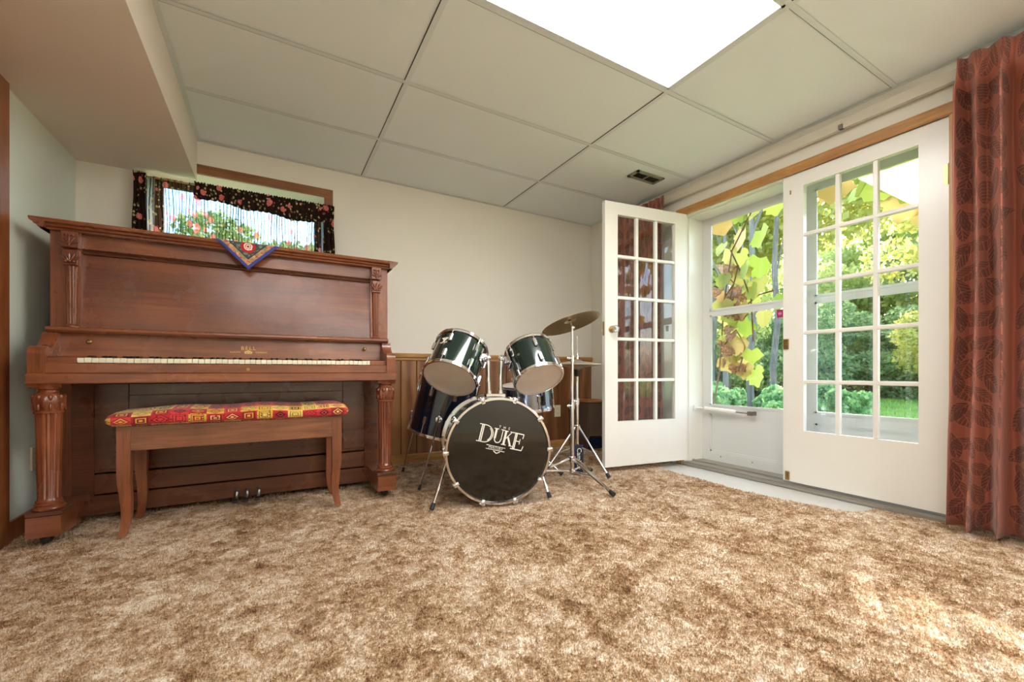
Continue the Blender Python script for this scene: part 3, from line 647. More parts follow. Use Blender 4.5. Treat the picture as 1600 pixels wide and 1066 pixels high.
# case
for s_ in (-1, 1):
    a, b = sorted((PX+s_*HW, PX+s_*(HW-.042)))
    pp('side_panel', MB().prism([(2.80, .03), (PB, .03), (PB, 1.36), (2.69, 1.36), (2.69, .70), (2.80, .66)], 'X', a, b), M['mahz'], None, False)
pp('back_board', MB().box(PX-HW+.04, PX+HW-.04, PB-.03, PB, .06, 1.36), M['mahd'], None, False)
lid = pp('lid', MB().prism([(2.665, 1.358), (2.662, 1.366), (2.652, 1.370), (2.648, 1.378), (2.636, 1.384), (2.632, 1.396), (2.634, 1.400), (PB+.02, 1.400), (PB+.02, 1.358)], 'X', PX-.775, PX+.775), M['mah'], None, 30)
for s_ in (-1, 1):     # moulded ends of the lid
    e = [(0, 1.358), (.003, 1.366), (.012, 1.370), (.016, 1.378), (.026, 1.384), (.03, 1.396), (.028, 1.400), (-.02, 1.400), (-.02, 1.358)]
    q = [(PX+s_*(.772+x), z) for x, z in e]; q = q if s_ > 0 else q[::-1]
    mb = MB().prism(q, 'Y', 2.634, PB+.02)
    pp('lid_moulding', mb, M['mah'], lid, 30)
pp('top_rail', MB().box(PX-.655, PX+.655, 2.705, 2.735, 1.288, 1.36), M['mah'], None, False)
pp('bead_moulding', MB().prism([(2.712, 1.268), (2.698, 1.270), (2.694, 1.276), (2.700, 1.281), (2.692, 1.287), (2.698, 1.292), (2.712, 1.294)], 'X', PX-.652, PX+.652), M['mahd'])
up = MB().add([(PX-.655, 2.692, .914), (PX+.655, 2.692, .914), (PX+.655, 2.716, 1.275), (PX-.655, 2.716, 1.275), (PX-.655, 2.722, .914), (PX+.655, 2.722, .914), (PX+.655, 2.746, 1.275), (PX-.655, 2.746, 1.275)], [(0, 1, 2, 3), (7, 6, 5, 4), (0, 4, 5, 1), (2, 6, 7, 3), (1, 5, 6, 2), (3, 7, 4, 0)])
pp('upper_panel', up, M['mahp'], None, False)
shelf = pp('music_shelf', MB().prism([(2.582, .897), (2.578, .903), (2.580, .913), (2.586, .917), (2.80, .917), (2.80, .893), (2.588, .893)], 'X', PX-.73, PX+.73), M['mah'], None, 30)
# fluted pilasters beside the upper panel
for s_ in (-1, 1):
    xc = PX+s_*.677
    pil = pp('pilaster', MB().box(xc-.030, xc+.030, 2.684, 2.72, .917, 1.358), M['mahz'], None, False)
    mt = Matrix.Translation((xc, 2.684, 0))
    fl = lambda th, j: 1-.20*max(0, cos(th*9)) if 1 < j < 4 else 1
    pp('fluted_column', MB().lathe([(.026, .917), (.026, .93), (.0175, .938), (.0225, 1.19), (.0225, 1.20), (.027, 1.204)], 54, mt, fl), M['mahcarve'], pil)
    pp('capital_block', MB().box(xc-.029, xc+.029, 2.654, 2.70, 1.282, 1.358, .003), M['mahcarve'], pil)
    cv = MB().box(xc-.025, xc+.025, 2.660, 2.69, 1.204, 1.277, .003)
    for i in range(-2, 3):       # acanthus leaves in relief
        rm = Matrix.Rotation(i*.42, 3, 'Y')
        cv.ball((xc+i*.009, 2.657, 1.238-abs(i)*.004), (.0055, .008, .026), 8, 6, rm)
        cv.ball((xc+i*.008, 2.652, 1.318-abs(i)*.007), (.0048, .006, .020), 8, 6, Matrix.Rotation(i*.55, 3, 'Y'))
    for i in (-1, 0, 1): cv.ball((xc+i*.013, 2.654, 1.220), (.007, .007, .007)); cv.ball((xc+i*.012, 2.652, 1.338), (.006, .005, .006))
    cv.ball((xc, 2.651, 1.297), (.006, .005, .012))
    pp('carving', cv, M['mahcarve'], pil)
# arms (cheeks): scroll profile extruded across
prof = [(2.90, .712), (2.478, .712), (2.474, .76), (2.475, .79)]
for i in range(7):
    a = PI*(1-i/8.); prof.append((2.505+.031*cos(a), .795+.032*sin(a)))
prof += [(2.54, .824), (2.565, .835), (2.585, .852), (2.598, .875), (2.60, .893), (2.90, .893)]
for s_ in (-1, 1):
    a, b = sorted((PX+s_*.748, PX+s_*.697)); pp('cheek', MB().prism(prof, 'X', a, b), M['mahz'], None, 30)
    a, b = sorted((PX+s_*.698, PX+s_*.609)); pp('key_block', MB().box(a, b, 2.497, 2.64, .712, .783, .003), M['mah'], None, False)
kb = pp('keybed', MB().box(PX-HW, PX+HW, PF, 2.80, .668, .712, .004), M['mah'], None, False)
ks = pp('key_slip', MB().box(PX-.70, PX+.70, 2.482, 2.502, .712, .756, .003), M['mah'], None, False)
kl = pp('keyhole', MB().lathe([(.0075, 0), (.0075, .004), (.003, .004)], 16, Matrix.Translation((PX+.018, 2.483, .731)) @ Matrix.Rotation(PI/2, 4, 'X')), M['brass'], ks)
pp('fallboard', MB().prism([(2.627, .79), (2.635, .893), (2.66, .893), (2.66, .76), (2.64, .76)], 'X', PX-.70, PX+.70), M['mah'], None, False)
for s_ in (-1, 1):
    pp('fallboard_knob', MB().lathe([(.004, 0), (.004, .012), (.009, .016), (.010, .022), (.005, .027)], 14, Matrix.Translation((PX+s_*.60, 2.633, .855)) @ Matrix.Rotation(PI/2, 4, 'X')), M['brass'])
# lettering on the fallboard
def decal(me, mat, parent, center, right, upv, label=None):
    me.materials.append(mat); o = bpy.data.objects.new('lettering', me); link(o, parent)
    m4 = rotz_frame(right, upv).to_4x4(); m4.translation = Vector(center)-parent.location
    o.matrix_local = m4
    if label: o['label'] = label
    return o
decal(text_mesh('BELL', .026, space=1.35), M['gilt'], piano, (PX+0.013, 2.6305, .842), (1, 0, 0), (0, .078, 1), 'gold lettering on the fallboard')
decal(text_mesh('GUELPH', .0115, space=1.15), M['gilt'], piano, (PX-0.046, 2.6288, .821), (1, 0, 0), (0, .078, 1))
decal(text_mesh('CANADA', .0115, space=1.15), M['gilt'], piano, (PX+0.072, 2.6288, .821), (1, 0, 0), (0, .078, 1))
cr = MB()
for i in range(-2, 3): cr.ball((PX+.013+i*.007, 2.6292, .821+(.003 if i % 2 else .0)), (.0042, .0008, .006), 8, 4)
cr.ball((PX+.013, 2.629, .83), (.004, .0008, .004), 8, 4).box(PX-.003, PX+.029, 2.6285, 2.6295, .813, .816)
pp('crest', cr, M['gilt'])
# keys
kw = 1.222/52; k0 = PX-.608+.0+.0
wk = MB().box(.0006, kw-.0006, 0, .145, 0, .022, .0015).mesh('white_key', M['ivory'])
bk = MB().prism([(0, 0), (.012, .011), (.095, .012), (.095, 0)], 'X', -.0055, .0055).mesh('black_key', M['ebony'])
for i in range(52):
    inst('white_key', wk, piano, (k0+i*kw-PX, 2.497-PF+.004, .7575+random.uniform(-.0006, .0008)))
    nt = (i+5) % 7          # A0 first
    if nt in (0, 1, 3, 4, 5) and i < 51: inst('black_key', bk, piano, (k0+(i+1)*kw-PX, 2.552-PF, .7795))
# lower front
LP = 2.78
for s_ in (-1, 1):
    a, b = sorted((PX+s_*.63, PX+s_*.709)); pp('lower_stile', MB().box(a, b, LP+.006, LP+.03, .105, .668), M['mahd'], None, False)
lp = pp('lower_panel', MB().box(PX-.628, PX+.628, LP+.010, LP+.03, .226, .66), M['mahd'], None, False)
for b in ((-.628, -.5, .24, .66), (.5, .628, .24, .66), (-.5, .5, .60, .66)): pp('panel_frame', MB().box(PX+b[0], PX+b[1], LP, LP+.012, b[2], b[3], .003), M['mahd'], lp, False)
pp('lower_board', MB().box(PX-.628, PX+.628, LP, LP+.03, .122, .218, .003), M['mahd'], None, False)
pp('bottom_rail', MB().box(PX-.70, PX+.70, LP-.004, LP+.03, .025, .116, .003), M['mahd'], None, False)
# front legs with carved capital, fluted shaft, plinth and toe
for s_ in (-1, 1):
    xc = PX+s_*.696; yc = 2.515; mt = Matrix.Translation((xc, yc, 0))
    leg = pp('front_leg', MB().lathe([(.041, .158), (.041, .178), (.036, .184), (.0345, .192), (.041, .55), (.041, .552)], 72, mt, lambda th, j: 1-.14*max(0, cos(th*12)) if 2 < j < 5 else 1), M['mahcarve'])
    pp('capital', MB().lathe([(.034, .542), (.046, .545), (.047, .551), (.043, .556), (.045, .57), (.050, .592), (.049, .612), (.042, .626), (.034, .634), (.034, .642), (.044, .648), (.046, .660), (.05, .668)], 48, mt, lambda th, j: 1+.045*cos(th*8) if 4 <= j <= 6 else 1), M['mahcarve'], leg)
    lv = MB()
    for i in range(8):
        a = 2*PI*i/8; lv.ball((xc+.045*cos(a), yc+.045*sin(a), .588), (.008, .010, .028), 10, 8, Matrix.Rotation(a, 3, 'Z') @ Matrix.Rotation(.1, 3, 'Y'))
        lv.ball((xc+.044*cos(a+.39), yc+.044*sin(a+.39), .612), (.0085, .0085, .013), 10, 8); lv.ball((xc+.047*cos(a+.39), yc+.047*sin(a+.39), .572), (.005, .005, .016), 8, 6)
    pp('acanthus_leaves', lv, M['mahcarve'], leg)
    pp('leg_bracket', MB().prism([(2.47, .668), (2.475, .655), (2.49, .650), (2.56, .650), (2.60, .655), (2.64, .668)], 'X', xc-.05, xc+.05), M['mah'], leg, 30)
    pp('base_ring', MB().lathe([(.043, .14), (.05, .144), (.052, .15), (.049, .156), (.043, .159), (.045, .165), (.040, .17)], 36, mt), M['mahcarve'], leg)
    pp('plinth', MB().box(xc-.056, xc+.056, yc-.05, yc+.055, .122, .141, .003), M['mahd'], leg, False)
    toe = pp('toe_block', MB().prism([(2.46, .038), (2.46, .122), (2.585, .122), (2.80, .125), (2.80, .03), (2.60, .032)], 'X', xc-.052, xc+.052), M['mah'], leg, False)
    cas = MB().lathe([(.016, -.011), (.019, -.006), (.019, .006), (.016, .011)], 18, Matrix.Translation((xc-.006, 2.505, .019)) @ Matrix.Rotation(PI/2, 4, 'Y')).box(xc-.02, xc-.015, 2.49, 2.53, .012, .04).box(xc+.006, xc+.011, 2.49, 2.53, .012, .04)
    pp('caster', cas, M['castiron'])
    pp('caster', MB().lathe([(.014, -.011), (.0165, -.006), (.0165, .006), (.014, .011)], 18, Matrix.Translation((PX+s_*.70, 3.14, .0165)) @ Matrix.Rotation(PI/2, 4, 'Y')).box(PX+s_*.70-.02, PX+s_*.70+.02, 3.12, 3.16, .026, .034), M['castiron'])
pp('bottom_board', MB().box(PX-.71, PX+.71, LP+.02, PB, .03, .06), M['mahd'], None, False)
# pedals
for dx in (-.045, .003, .058):
    x = PX+dx
    pp('pedal', MB().tube([(x, LP, .062), (x, 2.755, .066), (x, 2.742, .06), (x-.002, 2.734, .035), (x-.004, 2.722, .024)], [.010, .011, .0125, .012, .012], 12).ball((x-.006, 2.702, .021), (.017, .028, .006), 14, 8), M['steel'])
# scarf draped over the lid, one corner hanging
mb = MB(); mb.uv = []; Sd = .40; h = Sd*.7071; nn = 56; yc0 = 2.638; drop = .152; Rb = .0115
for j in range(nn+1):
    for i in range(nn+1):
        u, v_ = i/nn, j/nn
        lx = (u-v_)*h; ly = (u+v_-1)*h           # diamond, corner (0,0) at the front
        s0 = ly+h-drop                            # distance behind the lid edge
        cl_ = min(1, max(0, -s0)/drop)
        arc_ = Rb*PI/2; e_ = -s0
        if e_ <= 0: x, y, z = lx, yc0+s0, 1.4027
        elif e_ < arc_: x, y, z = lx, yc0-Rb*sin(e_/Rb), 1.4027-Rb*(1-cos(e_/Rb))
        else: x, y, z = lx, yc0-Rb-.004*cl_*(1+.5*sin(lx*40)), 1.4027-Rb-(e_-arc_)
        mb.v.append((PX+.012+x, y, z)); mb.uv.append((u, v_))
for j in range(nn):
    for i in range(nn): a = j*(nn+1)+i; mb.f.append((a, a+1, a+nn+2, a+nn+1))
sc_ = obj('piano_scarf', mb, M['scarf'], None, 180); so = sc_.modifiers.new('thickness', 'SOLIDIFY'); so.thickness = .0015
tag(sc_, 'small rose-patterned scarf with blue border hanging over the piano lid', 'scarf')

# ------------------------------------------------------------------ piano bench
B = thing('piano_bench', 'wooden piano bench with red and yellow needlework seat in front of the piano', 'bench', (-.13, 2.58, 0))
bx0, bx1, by0, by1 = -.585, .325, 2.425, 2.745
def cushion(x0, x1, y0, y1, z0, z1):
    mb = MB(); mb.uv = []; nx, nr = 60, 28; L = x1-x0
    for i in range(nx+1):
        tx = sin(PI/2*(-1+2*i/nx)); e = (1-abs(tx)**36)**.5 if abs(tx) < 1 else 0
        e = max(e, .02)
        for k in range(nr):
            a = 2*PI*k/nr; ca, sa = cos(a), sin(a)
            sgn = lambda q: (1 if q >= 0 else -1)
            yy = sgn(ca)*abs(ca)**.45; zz = sgn(sa)*abs(sa)**.62
            crown = .010*(1-yy*yy)*(1-tx*tx) if zz > 0 else 0
            ey = 1-(1-e)*.12; zc = (z0+z1)/2
            mb.v.append(((x0+x1)/2+tx*L/2, (y0+y1)/2+yy*ey*(y1-y0)/2, zc+zz*(z1-z0)/2*max(e, .12)+crown+.004*sin(tx*9)*(zz > 0)))
            mb.uv.append((tx*.5*L, a/(2*PI)*.8 if k < nr else .8))
    for i in range(nx):
        for k in range(nr-1): a = i*nr+k; mb.f.append((a, a+nr, a+nr+1, a+1))
        a = i*nr+nr-1; mb.f.append((a, a+nr, i*nr+nr, i*nr))
    mb.f.append(tuple(range(nr))); mb.f.append(tuple(range((nx+1)*nr-1, nx*nr-1, -1)))
    return mb
cu = obj('seat_cushion', cushion(-.62, .358, 2.398, 2.772, .474, .546), M['kilim'], B, True); cu['label'] = 'red and yellow geometric needlework cushion'
obj('seat_board', MB().box(bx0, bx1, by0, by1, .462, .48), M['bench'], B, False)
for y0_ in (by0+.004, by1-.026): obj('apron', MB().box(bx0+.03, bx1-.03, y0_, y0_+.022, .372, .468, .003), M['bench'], B, False)
for x0_ in (bx0+.006, bx1-.028): obj('apron', MB().box(x0_, x0_+.022, by0+.03, by1-.03, .372, .468, .003), M['benchz'], B, False)
for sx in (0, 1):
    for sy in (0, 1):
        x = bx1-.024 if sx else bx0+.024; y = by1-.022 if sy else by0+.022; ox = 1 if sx else -1; oy = 1 if sy else -1
        path = []; sizes = []
        for k in range(15):
            q = k/14; z = .468*(1-q)+.001
            off = (0 if q < .5 else -.007*sin(PI*(q-.5)/.5*.8)+.012*max(0, (q-.8)/.2)**1.5)
            w = .047-.019*max(0, q-.4)/.6
            path.append((x+ox*off, y+oy*off*.7, z)); sizes.append((w, w*.92))
        obj('leg', MB().sweep(path, sizes), M['benchz'], B, 40)

# ------------------------------------------------------------------ drums
def ring(mb, r0, r1, z0, z1, n=48, mat=None):
    """flat hoop: rounded rectangular section"""
    prof = [(r0, z0), (r1-.001, z0), (r1, z0+.001), (r1, z1-.001), (r1-.001, z1), (r0, z1)]
    vs = []; fs = []; k = len(prof)
    for i in range(n):
        a = 2*PI*i/n
        for r, z in prof:
            v = Vector((r*cos(a), r*sin(a), z)); vs.append(mat @ v if mat else v)
    for i in range(n):
        for j in range(k): fs.append((i*k+j, ((i+1) % n)*k+j, ((i+1) % n)*k+(j+1) % k, i*k+(j+1) % k))
    return mb.add(vs, fs)
def lug_mesh(r, z, sgn, h=.04):
    mb = MB().box(r-.001, r+.013, -.009, .009, z-h/2, z+h/2, .003)
    return mb
def drum(root, r, z0, z1, nl, shellm, hoopm, topm, botm, lugs=(1, 1), hoop_h=.02, hoop_t=.008):
    """parts around local z axis from z0 (bottom head) to z1 (top head)"""
    sh = obj('shell', MB().lathe([(r, z0+.004), (r, z0+.01), (r, z1-.01), (r, z1-.004)], 64), shellm, root, True, True)
    for z, s_ in ((z0, 0), (z1, 1)):
        hp = MB(); ring(hp, r+.002, r+.002+hoop_t, z-hoop_h*(.6 if s_ == 0 else .4), z+hoop_h*(.4 if s_ == 0 else .6), 64)
        ring(hp, r+.002, r+.006+hoop_t, z-.002, z+.002, 64)
        obj('hoop', hp, hoopm, root, True, True)
        obj('batter_head' if s_ else 'resonant_head', MB().lathe([(r+.004, z-.002), (r+.004, z+.002)], 64), topm if s_ else botm, root, True, True)
    for i in range(nl):
        a = 2*PI*(i+.5)/nl; rm = Matrix.Rotation(a, 4, 'Z')
        for s_ in (0, 1):
            if not lugs[s_]: continue
            zl = z0+.25*(z1-z0) if s_ == 0 else z1-.25*(z1-z0)
            if z1-z0 < .2: zl = (z0+z1)/2
            lg = obj('lug', MB().box(r-.001, r+.015, -.010, .010, zl-.026, zl+.026, .005).xf(rm), M['chrome'], root, True, True)
            ze = z0-.004 if s_ == 0 else z1+.004
            obj('tension_rod', MB().tube([(r+.010, 0, zl), (r+.010, 0, ze)], .0028, 8).ball((r+.010, 0, ze), (.005, .005, .005), 8, 5).xf(rm), M['chrome'], lg, True, True)
    return sh
def oriented(axis_up, ref):
    """matrix whose z axis is axis_up and x axis points as near as possible to ref"""
    z = Vector(axis_up).normalized(); x = Vector(ref); x = (x-z*x.dot(z)).normalized(); y = z.cross(x)
    return Matrix((x, y, z)).transposed()
def place(o, loc, m3): o.matrix_world = Matrix.Translation(loc) @ m3.to_4x4()

# bass drum: local z = front normal
bd_dir = Vector((-sin(math.radians(17)), -cos(math.radians(17)), 0)); BR = .279
BC = Vector((1.065, 2.02, .290))                       # centre of the front head
bd = thing('bass_drum', 'large black bass drum with white lettering on its front head', 'drum')
place(bd, BC, oriented(bd_dir, (0, 0, 1)))             # local x = up
BDP = .38
obj('shell', MB().lathe([(BR-.002, -BDP), (BR-.002, -.01)], 80), M['glossblk'], bd, True, True)
for z in (-.022, -BDP-.012):
    hp = MB(); ring(hp, BR-.002, BR+.010, z-.006, z+.030, 96); obj('hoop', hp, M['chrome'], bd, True, True)
obj('front_head', MB().lathe([(BR+.002, -.006), (BR+.002, -.002), (BR-.010, .0), (.02, .002)], 80), M['drumhead'], bd, True, True)
obj('rear_head', MB().lathe([(BR+.002, -BDP-.006), (BR+.002, -BDP-.002)], 64), M['skin'], bd, True, True)
for i in range(10):
    a = 2*PI*(i+.5)/10; rm = Matrix.Rotation(a, 4, 'Z')
    cwm = MB().box(BR-.006, BR+.022, -.010, .010, -.030, .013, .004).box(BR-.010, BR-.004, -.009, .009, -.004, .012, .002)
    cw_ = obj('claw_hook', cwm.xf(rm), M['chrome'], bd, True, True)
    obj('tension_rod', MB().tube([(BR+.017, 0, .006), (BR+.017, 0, -.10)], .003, 8).tube([(BR+.017, -.014, -.002), (BR+.017, .014, -.002)], .0035, 8).xf(rm), M['chrome'], cw_, True, True)
    obj('lug', MB().box(BR-.003, BR+.018, -.011, .011, -.16, -.09, .005).xf(rm), M['chrome'], bd, True, True)
# lettering: hand-drawn serif capitals, in units of cap height, x to the right
def strip(mb, pts, w, z=.0):
    for (a, b) in zip(pts[:-1], pts[1:]):
        a, b = Vector(a), Vector(b); d = (b-a); n_ = Vector((-d.y, d.x)).normalized()*w/2; e = d.normalized()*w*.12
        q = [a-e+n_, a-e-n_, b+e-n_, b+e+n_]
        mb.add([(p.x, p.y, z) for p in q]+[(p.x, p.y, z+.0006) for p in q], [(3, 2, 1, 0), (4, 5, 6, 7), (0, 1, 5, 4), (1, 2, 6, 5), (2, 3, 7, 6), (3, 0, 4, 7)])
def arc(cx, cy, rx, ry, a0, a1, n=10): return [(cx+rx*cos(a0+(a1-a0)*i/n), cy+ry*sin(a0+(a1-a0)*i/n)) for i in range(n+1)]
def letter_D(mb, x, y, h):
    for dx in (.10, .20): strip(mb, [(x+dx*h, y), (x+dx*h, y+h)], .065*h)
    strip(mb, [(x-.06*h, y), (x+.36*h, y)], .05*h); strip(mb, [(x-.06*h, y+h), (x+.36*h, y+h)], .05*h)
    strip(mb, arc(x+.33*h, y+.5*h, .50*h, .5*h, -PI/2, PI/2, 16), .05*h); strip(mb, arc(x+.40*h, y+.5*h, .34*h, .42*h, -1.0, 1.0, 10), .06*h)
def letter_U(mb, x, y, h):
    for dx in (.10, .18): strip(mb, [(x+dx*h, y+.3*h), (x+dx*h, y+h)], .07*h)
    strip(mb, arc(x+.37*h, y+.3*h, .24*h, .28*h, PI, 2*PI, 12), .075*h); strip(mb, [(x+.62*h, y+.3*h), (x+.62*h, y+h)], .05*h)
    strip(mb, [(x-.02*h, y+h), (x+.30*h, y+h)], .06*h); strip(mb, [(x+.50*h, y+h), (x+.74*h, y+h)], .06*h)
def letter_K(mb, x, y, h):
    for dx in (.08, .16): strip(mb, [(x+dx*h, y), (x+dx*h, y+h)], .075*h)
    strip(mb, [(x-.04*h, y), (x+.30*h, y)], .06*h); strip(mb, [(x-.04*h, y+h), (x+.28*h, y+h)], .06*h)
    strip(mb, [(x+.20*h, y+.46*h), (x+.56*h, y+h)], .05*h); strip(mb, [(x+.44*h, y+h), (x+.70*h, y+h)], .06*h)
    for dx in (0, .07): strip(mb, [(x+(.30+dx)*h, y+.60*h), (x+(.60+dx)*h, y)], .07*h)
    strip(mb, [(x+.52*h, y), (x+.80*h, y)], .06*h)
def letter_E(mb, x, y, h):
    for dx in (.10, .19): strip(mb, [(x+dx*h, y), (x+dx*h, y+h)], .065*h)
    strip(mb, [(x-.04*h, y), (x+.68*h, y)], .06*h); strip(mb, [(x-.04*h, y+h), (x+.64*h, y+h)], .06*h)
    strip(mb, [(x+.2*h, y+.52*h), (x+.44*h, y+.52*h)], .06*h); strip(mb, [(x+.45*h, y+.36*h), (x+.45*h, y+.68*h)], .045*h)
    strip(mb, [(x+.63*h, y+h), (x+.61*h, y+.74*h)], .05*h); strip(mb, [(x+.68*h, y), (x+.74*h, y+.28*h)], .05*h)
lt = MB(); HH = .078
letter_D(lt, 0, -.004, HH*1.18); letter_U(lt, .079, .006, HH*.96); letter_K(lt, .135, .004, HH*.96); letter_E(lt, .190, -.008, HH*1.12)
# box under the name
for q in ([(.055, -.014), (.160, -.014)], [(.055, -.034), (.160, -.034)]): strip(lt, q, .003)
strip(lt, [(.10, -.040), (.118, -.050), (.135, -.040)], .005)
tm = Matrix.Translation((.066, -.128, .0025)) @ Matrix.Rotation(math.radians(90-13), 4, 'Z')
# local x is up on the drum, local y is viewer-left: build in (right, up) then turn
def to_head(mb_or_me):
    R_ = Matrix(((0, 1, 0), (-1, 0, 0), (0, 0, 1))).to_4x4()         # right -> -y ; up -> +x
    return Matrix.Translation((.066, .118, .0026)) @ R_ @ Matrix.Rotation(math.radians(-14), 4, 'Z')
le = obj('lettering', lt.xf(to_head(0)), M['print'], bd, False, True); le['label'] = 'white serif lettering on the black head'
for s_, sz, px_, py_ in (('T', .018, .104, .094), ('H', .018, .130, .094), ('E', .018, .156, .094), ('MERCURY', .0165, .108, -.024)):
    me = text_mesh(s_, sz, .0003, space=1.1); me.materials.append(M['print']); o = bpy.data.objects.new('lettering', me); link(o, le)
    o.matrix_local = to_head(0) @ Matrix.Translation((px_, py_, .0004))
# spurs
right_w = Vector((cos(math.radians(17)), -sin(math.radians(17)), 0))   # viewer right across the drum
inv = bd.matrix_world.inverted()
def spur(foot, top):
    sp = obj('spur', MB().tube([inv @ Vector(top), inv @ Vector(foot)], .0075, 10), M['chrome'], bd, True, True)
    t_, f_ = Vector(top), Vector(foot); d = (f_-t_).normalized()
    obj('spur_collar', MB().tube([inv @ (t_+d*.14), inv @ (t_+d*.165)], .0105, 10).tube([inv @ (t_-d*.015), inv @ (t_+d*.05)], .014, 12), M['chrome'], sp, True, True)
    obj('rubber_foot', MB().tube([inv @ (f_-d*.03), inv @ (f_+d*.004)], [.010, .013], 12), M['rubber'], sp, True, True)
spur((.722, 2.118, .006), (.842, 2.215, .215)); spur((1.372, 1.985, .006), (1.345, 2.075, .20))
# tom holder on top of the shell
hc_ = BC-bd_dir*.13; hz = BC.z+BR
def L(p): return inv @ Vector(p)
hold = MB(); m_h = Matrix.Translation((hc_.x, hc_.y, hz-.012)) @ Matrix.Rotation(-math.radians(17), 4, 'Z')
hold.box(-.062, .062, -.05, .04, 0, .018, .003).box(-.055, .055, -.04, .03, .018, .038, .003); hold.xf(inv @ m_h)
obj('tom_holder_plate', hold, M['chrome'], bd, False, True)
post_tops = []
for s_ in (-1, 1):
    b0 = m_h @ Vector((s_*.033, -.004, .03)); t0 = m_h @ Vector((s_*.038, -.004, .24))
    obj('tom_post', MB().tube([L(b0), L(t0)], .0105, 12).tube([L(b0), L(b0+Vector((0, 0, .025)))], .015, 12), M['chrome'], bd, True, True)
    post_tops.append(t0)
# toms: axes from the photograph's foreshortening
cy_, sy_ = cos(.516), sin(.516)
CAMR = Vector((cy_, -sy_, 0)); CAMD = Vector((sy_, cy_, 0)); UP = Vector((0, 0, 1))
def ray(u, v): return (CAMD+CAMR*((u-800)/660.7)+UP*(-(v-580.7)/660.7))
def tom(label, head_c, down_axis, r, depth, mount, nl, roll, badge):
    o = thing('tom_drum', label, 'drum', group='mounted tom drums')
    upx = -Vector(down_axis).normalized()
    place(o, head_c, oriented(upx, mount-Vector(head_c)))        # local x towards the mount
    o.rotation_mode = 'XYZ'
    mw = o.matrix_world.copy(); iv = mw.inverted()
    drum(o, r, 0, depth, nl, M['green'], M['chrome'], M['skin'], M['skin'])
    mp = iv @ mount; a = math.atan2(mp.y, mp.x); rm = Matrix.Rotation(a, 4, 'Z')
    zb = min(max(mp.z, .06), depth-.05)
    br = obj('mount_bracket', MB().box(r-.002, r+.010, -.036, .036, zb-.044, zb+.044, .004).box(r+.008, r+.03, -.018, .018, zb-.02, zb+.02, .004).xf(rm), M['chrome'], o, True, True)
    e = rm @ Vector((r+.025, 0, zb))
    obj('mount_arm', MB().tube([e, mp], .011, 12).ball(mp, .019, 12, 8), M['chrome'], br, True, True)
    obj('mount_wing_nut', MB().tube([mp+Vector((0, -.028, 0)), mp+Vector((0, .028, 0))], .006, 8), M['chrome'], br, True, True)
    bv = iv.to_3x3() @ (-CAMD-CAMR*.55); ba = math.atan2(bv.y, bv.x); rmb = Matrix.Rotation(ba, 4, 'Z')
    obj('vent_grommet', MB().lathe([(.008, 0), (.008, .003), (.004, .003)], 14, rmb @ Matrix.Translation((r-.001, 0, depth*.58)) @ Matrix.Rotation(PI/2, 4, 'Y')), M['chrome'], o, True, True)
    if badge:
        bg_ = MB()
        for (y0, y1, z0, z1) in ((-.022, .022, .058, .064), (-.024, .024, .024, .030)): bg_.box(r, r+.002, y0, y1, depth*.62+z0-.03, depth*.62+z1-.03)
        Z0 = depth*.62+.014
        for (a0, b0, a1, b1) in ((-.014, .016, .004, -.014), (.012, .016, -.008, -.014), (.02, .016, .002, -.004), (-.004, .010, .008, .002)):
            p0, p1 = Vector((r+.001, a0, Z0+b0)), Vector((r+.001, a1, Z0+b1)); bg_.tube([p0, p1], .0028, 6)
        obj('badge', bg_.xf(rmb), M['print'], o, False, True)
    return o
def tom_axis(u, v, lean, cosview):
    vd = -ray(u, v).normalized(); dn = -UP*cos(lean)+CAMR*sin(lean); dn = (dn-vd*dn.dot(vd)).normalized()
    return vd*cosview+dn*math.sqrt(1-cosview**2)
h1 = ray(703.5, 591)*2.36; h1 = Vector((h1.x, h1.y, h1.z+.72)); h2 = ray(842, 592)*2.36; h2 = Vector((h2.x, h2.y, h2.z+.72))
tomL = tom('dark green tom drum with silver badge mounted over the bass drum beside the piano', h1, tom_axis(703.5, 591, -.38, .55), .148, .225, post_tops[0], 6, 0, True)
tomR = tom('dark green tom drum without badge mounted over the bass drum under the crash cymbal', h2, tom_axis(842, 592, .36, .52), .133, .205, post_tops[1], 6, 0, False)

# floor tom, leaning with its legs
ft = thing('floor_tom', 'black floor tom on thin chrome legs leaning behind the bass drum', 'drum')
axf = (UP+CAMR*.24-CAMD*.02).normalized(); FTC = Vector((1.0, 2.79, .30))
place(ft, FTC, oriented(axf, -CAMD)); ivf = ft.matrix_world.inverted(); FR = .203
drum(ft, FR, 0, .37, 8, M['bluewrap'], M['chrome'], M['skin'], M['skin'])
for k, (foot) in enumerate(((.772, 2.50, .006), (.815, 3.02, .006), (1.17, 2.80, .006))):
    f_ = Vector(foot); lf_ = ivf @ f_; a = math.atan2(lf_.y, lf_.x); d2 = math.hypot(lf_.x, lf_.y)
    top = Vector(((FR+.016)*cos(a), (FR+.016)*sin(a), .14)); low = Vector(((FR+.016)*cos(a), (FR+.016)*sin(a), -.02))
    lg = obj('leg', MB().tube([top+Vector((0, 0, .03)), top, low, lf_+(low-lf_)*.3, lf_], .0055, 8), M['chrome'], ft, True, True)
    br = MB().lathe([(.004, 0), (.024, .003), (.02, .010), (.008, .014)], 14, Matrix.Rotation(a, 4, 'Z') @ Matrix.Translation((FR-.001, 0, .12)) @ Matrix.Rotation(PI/2, 4, 'Y'))
    br.box(-.008, .008, -.01, .01, -.02, .02) if False else None
    obj('leg_bracket', br.ball(top, .011), M['chrome'], ft, True, True)
    dd_ = (lf_-low).normalized(); obj('rubber_foot', MB().tube([lf_-dd_*.028, lf_+dd_*.002], [.008, .010], 10), M['rubber'], lg, True, True)

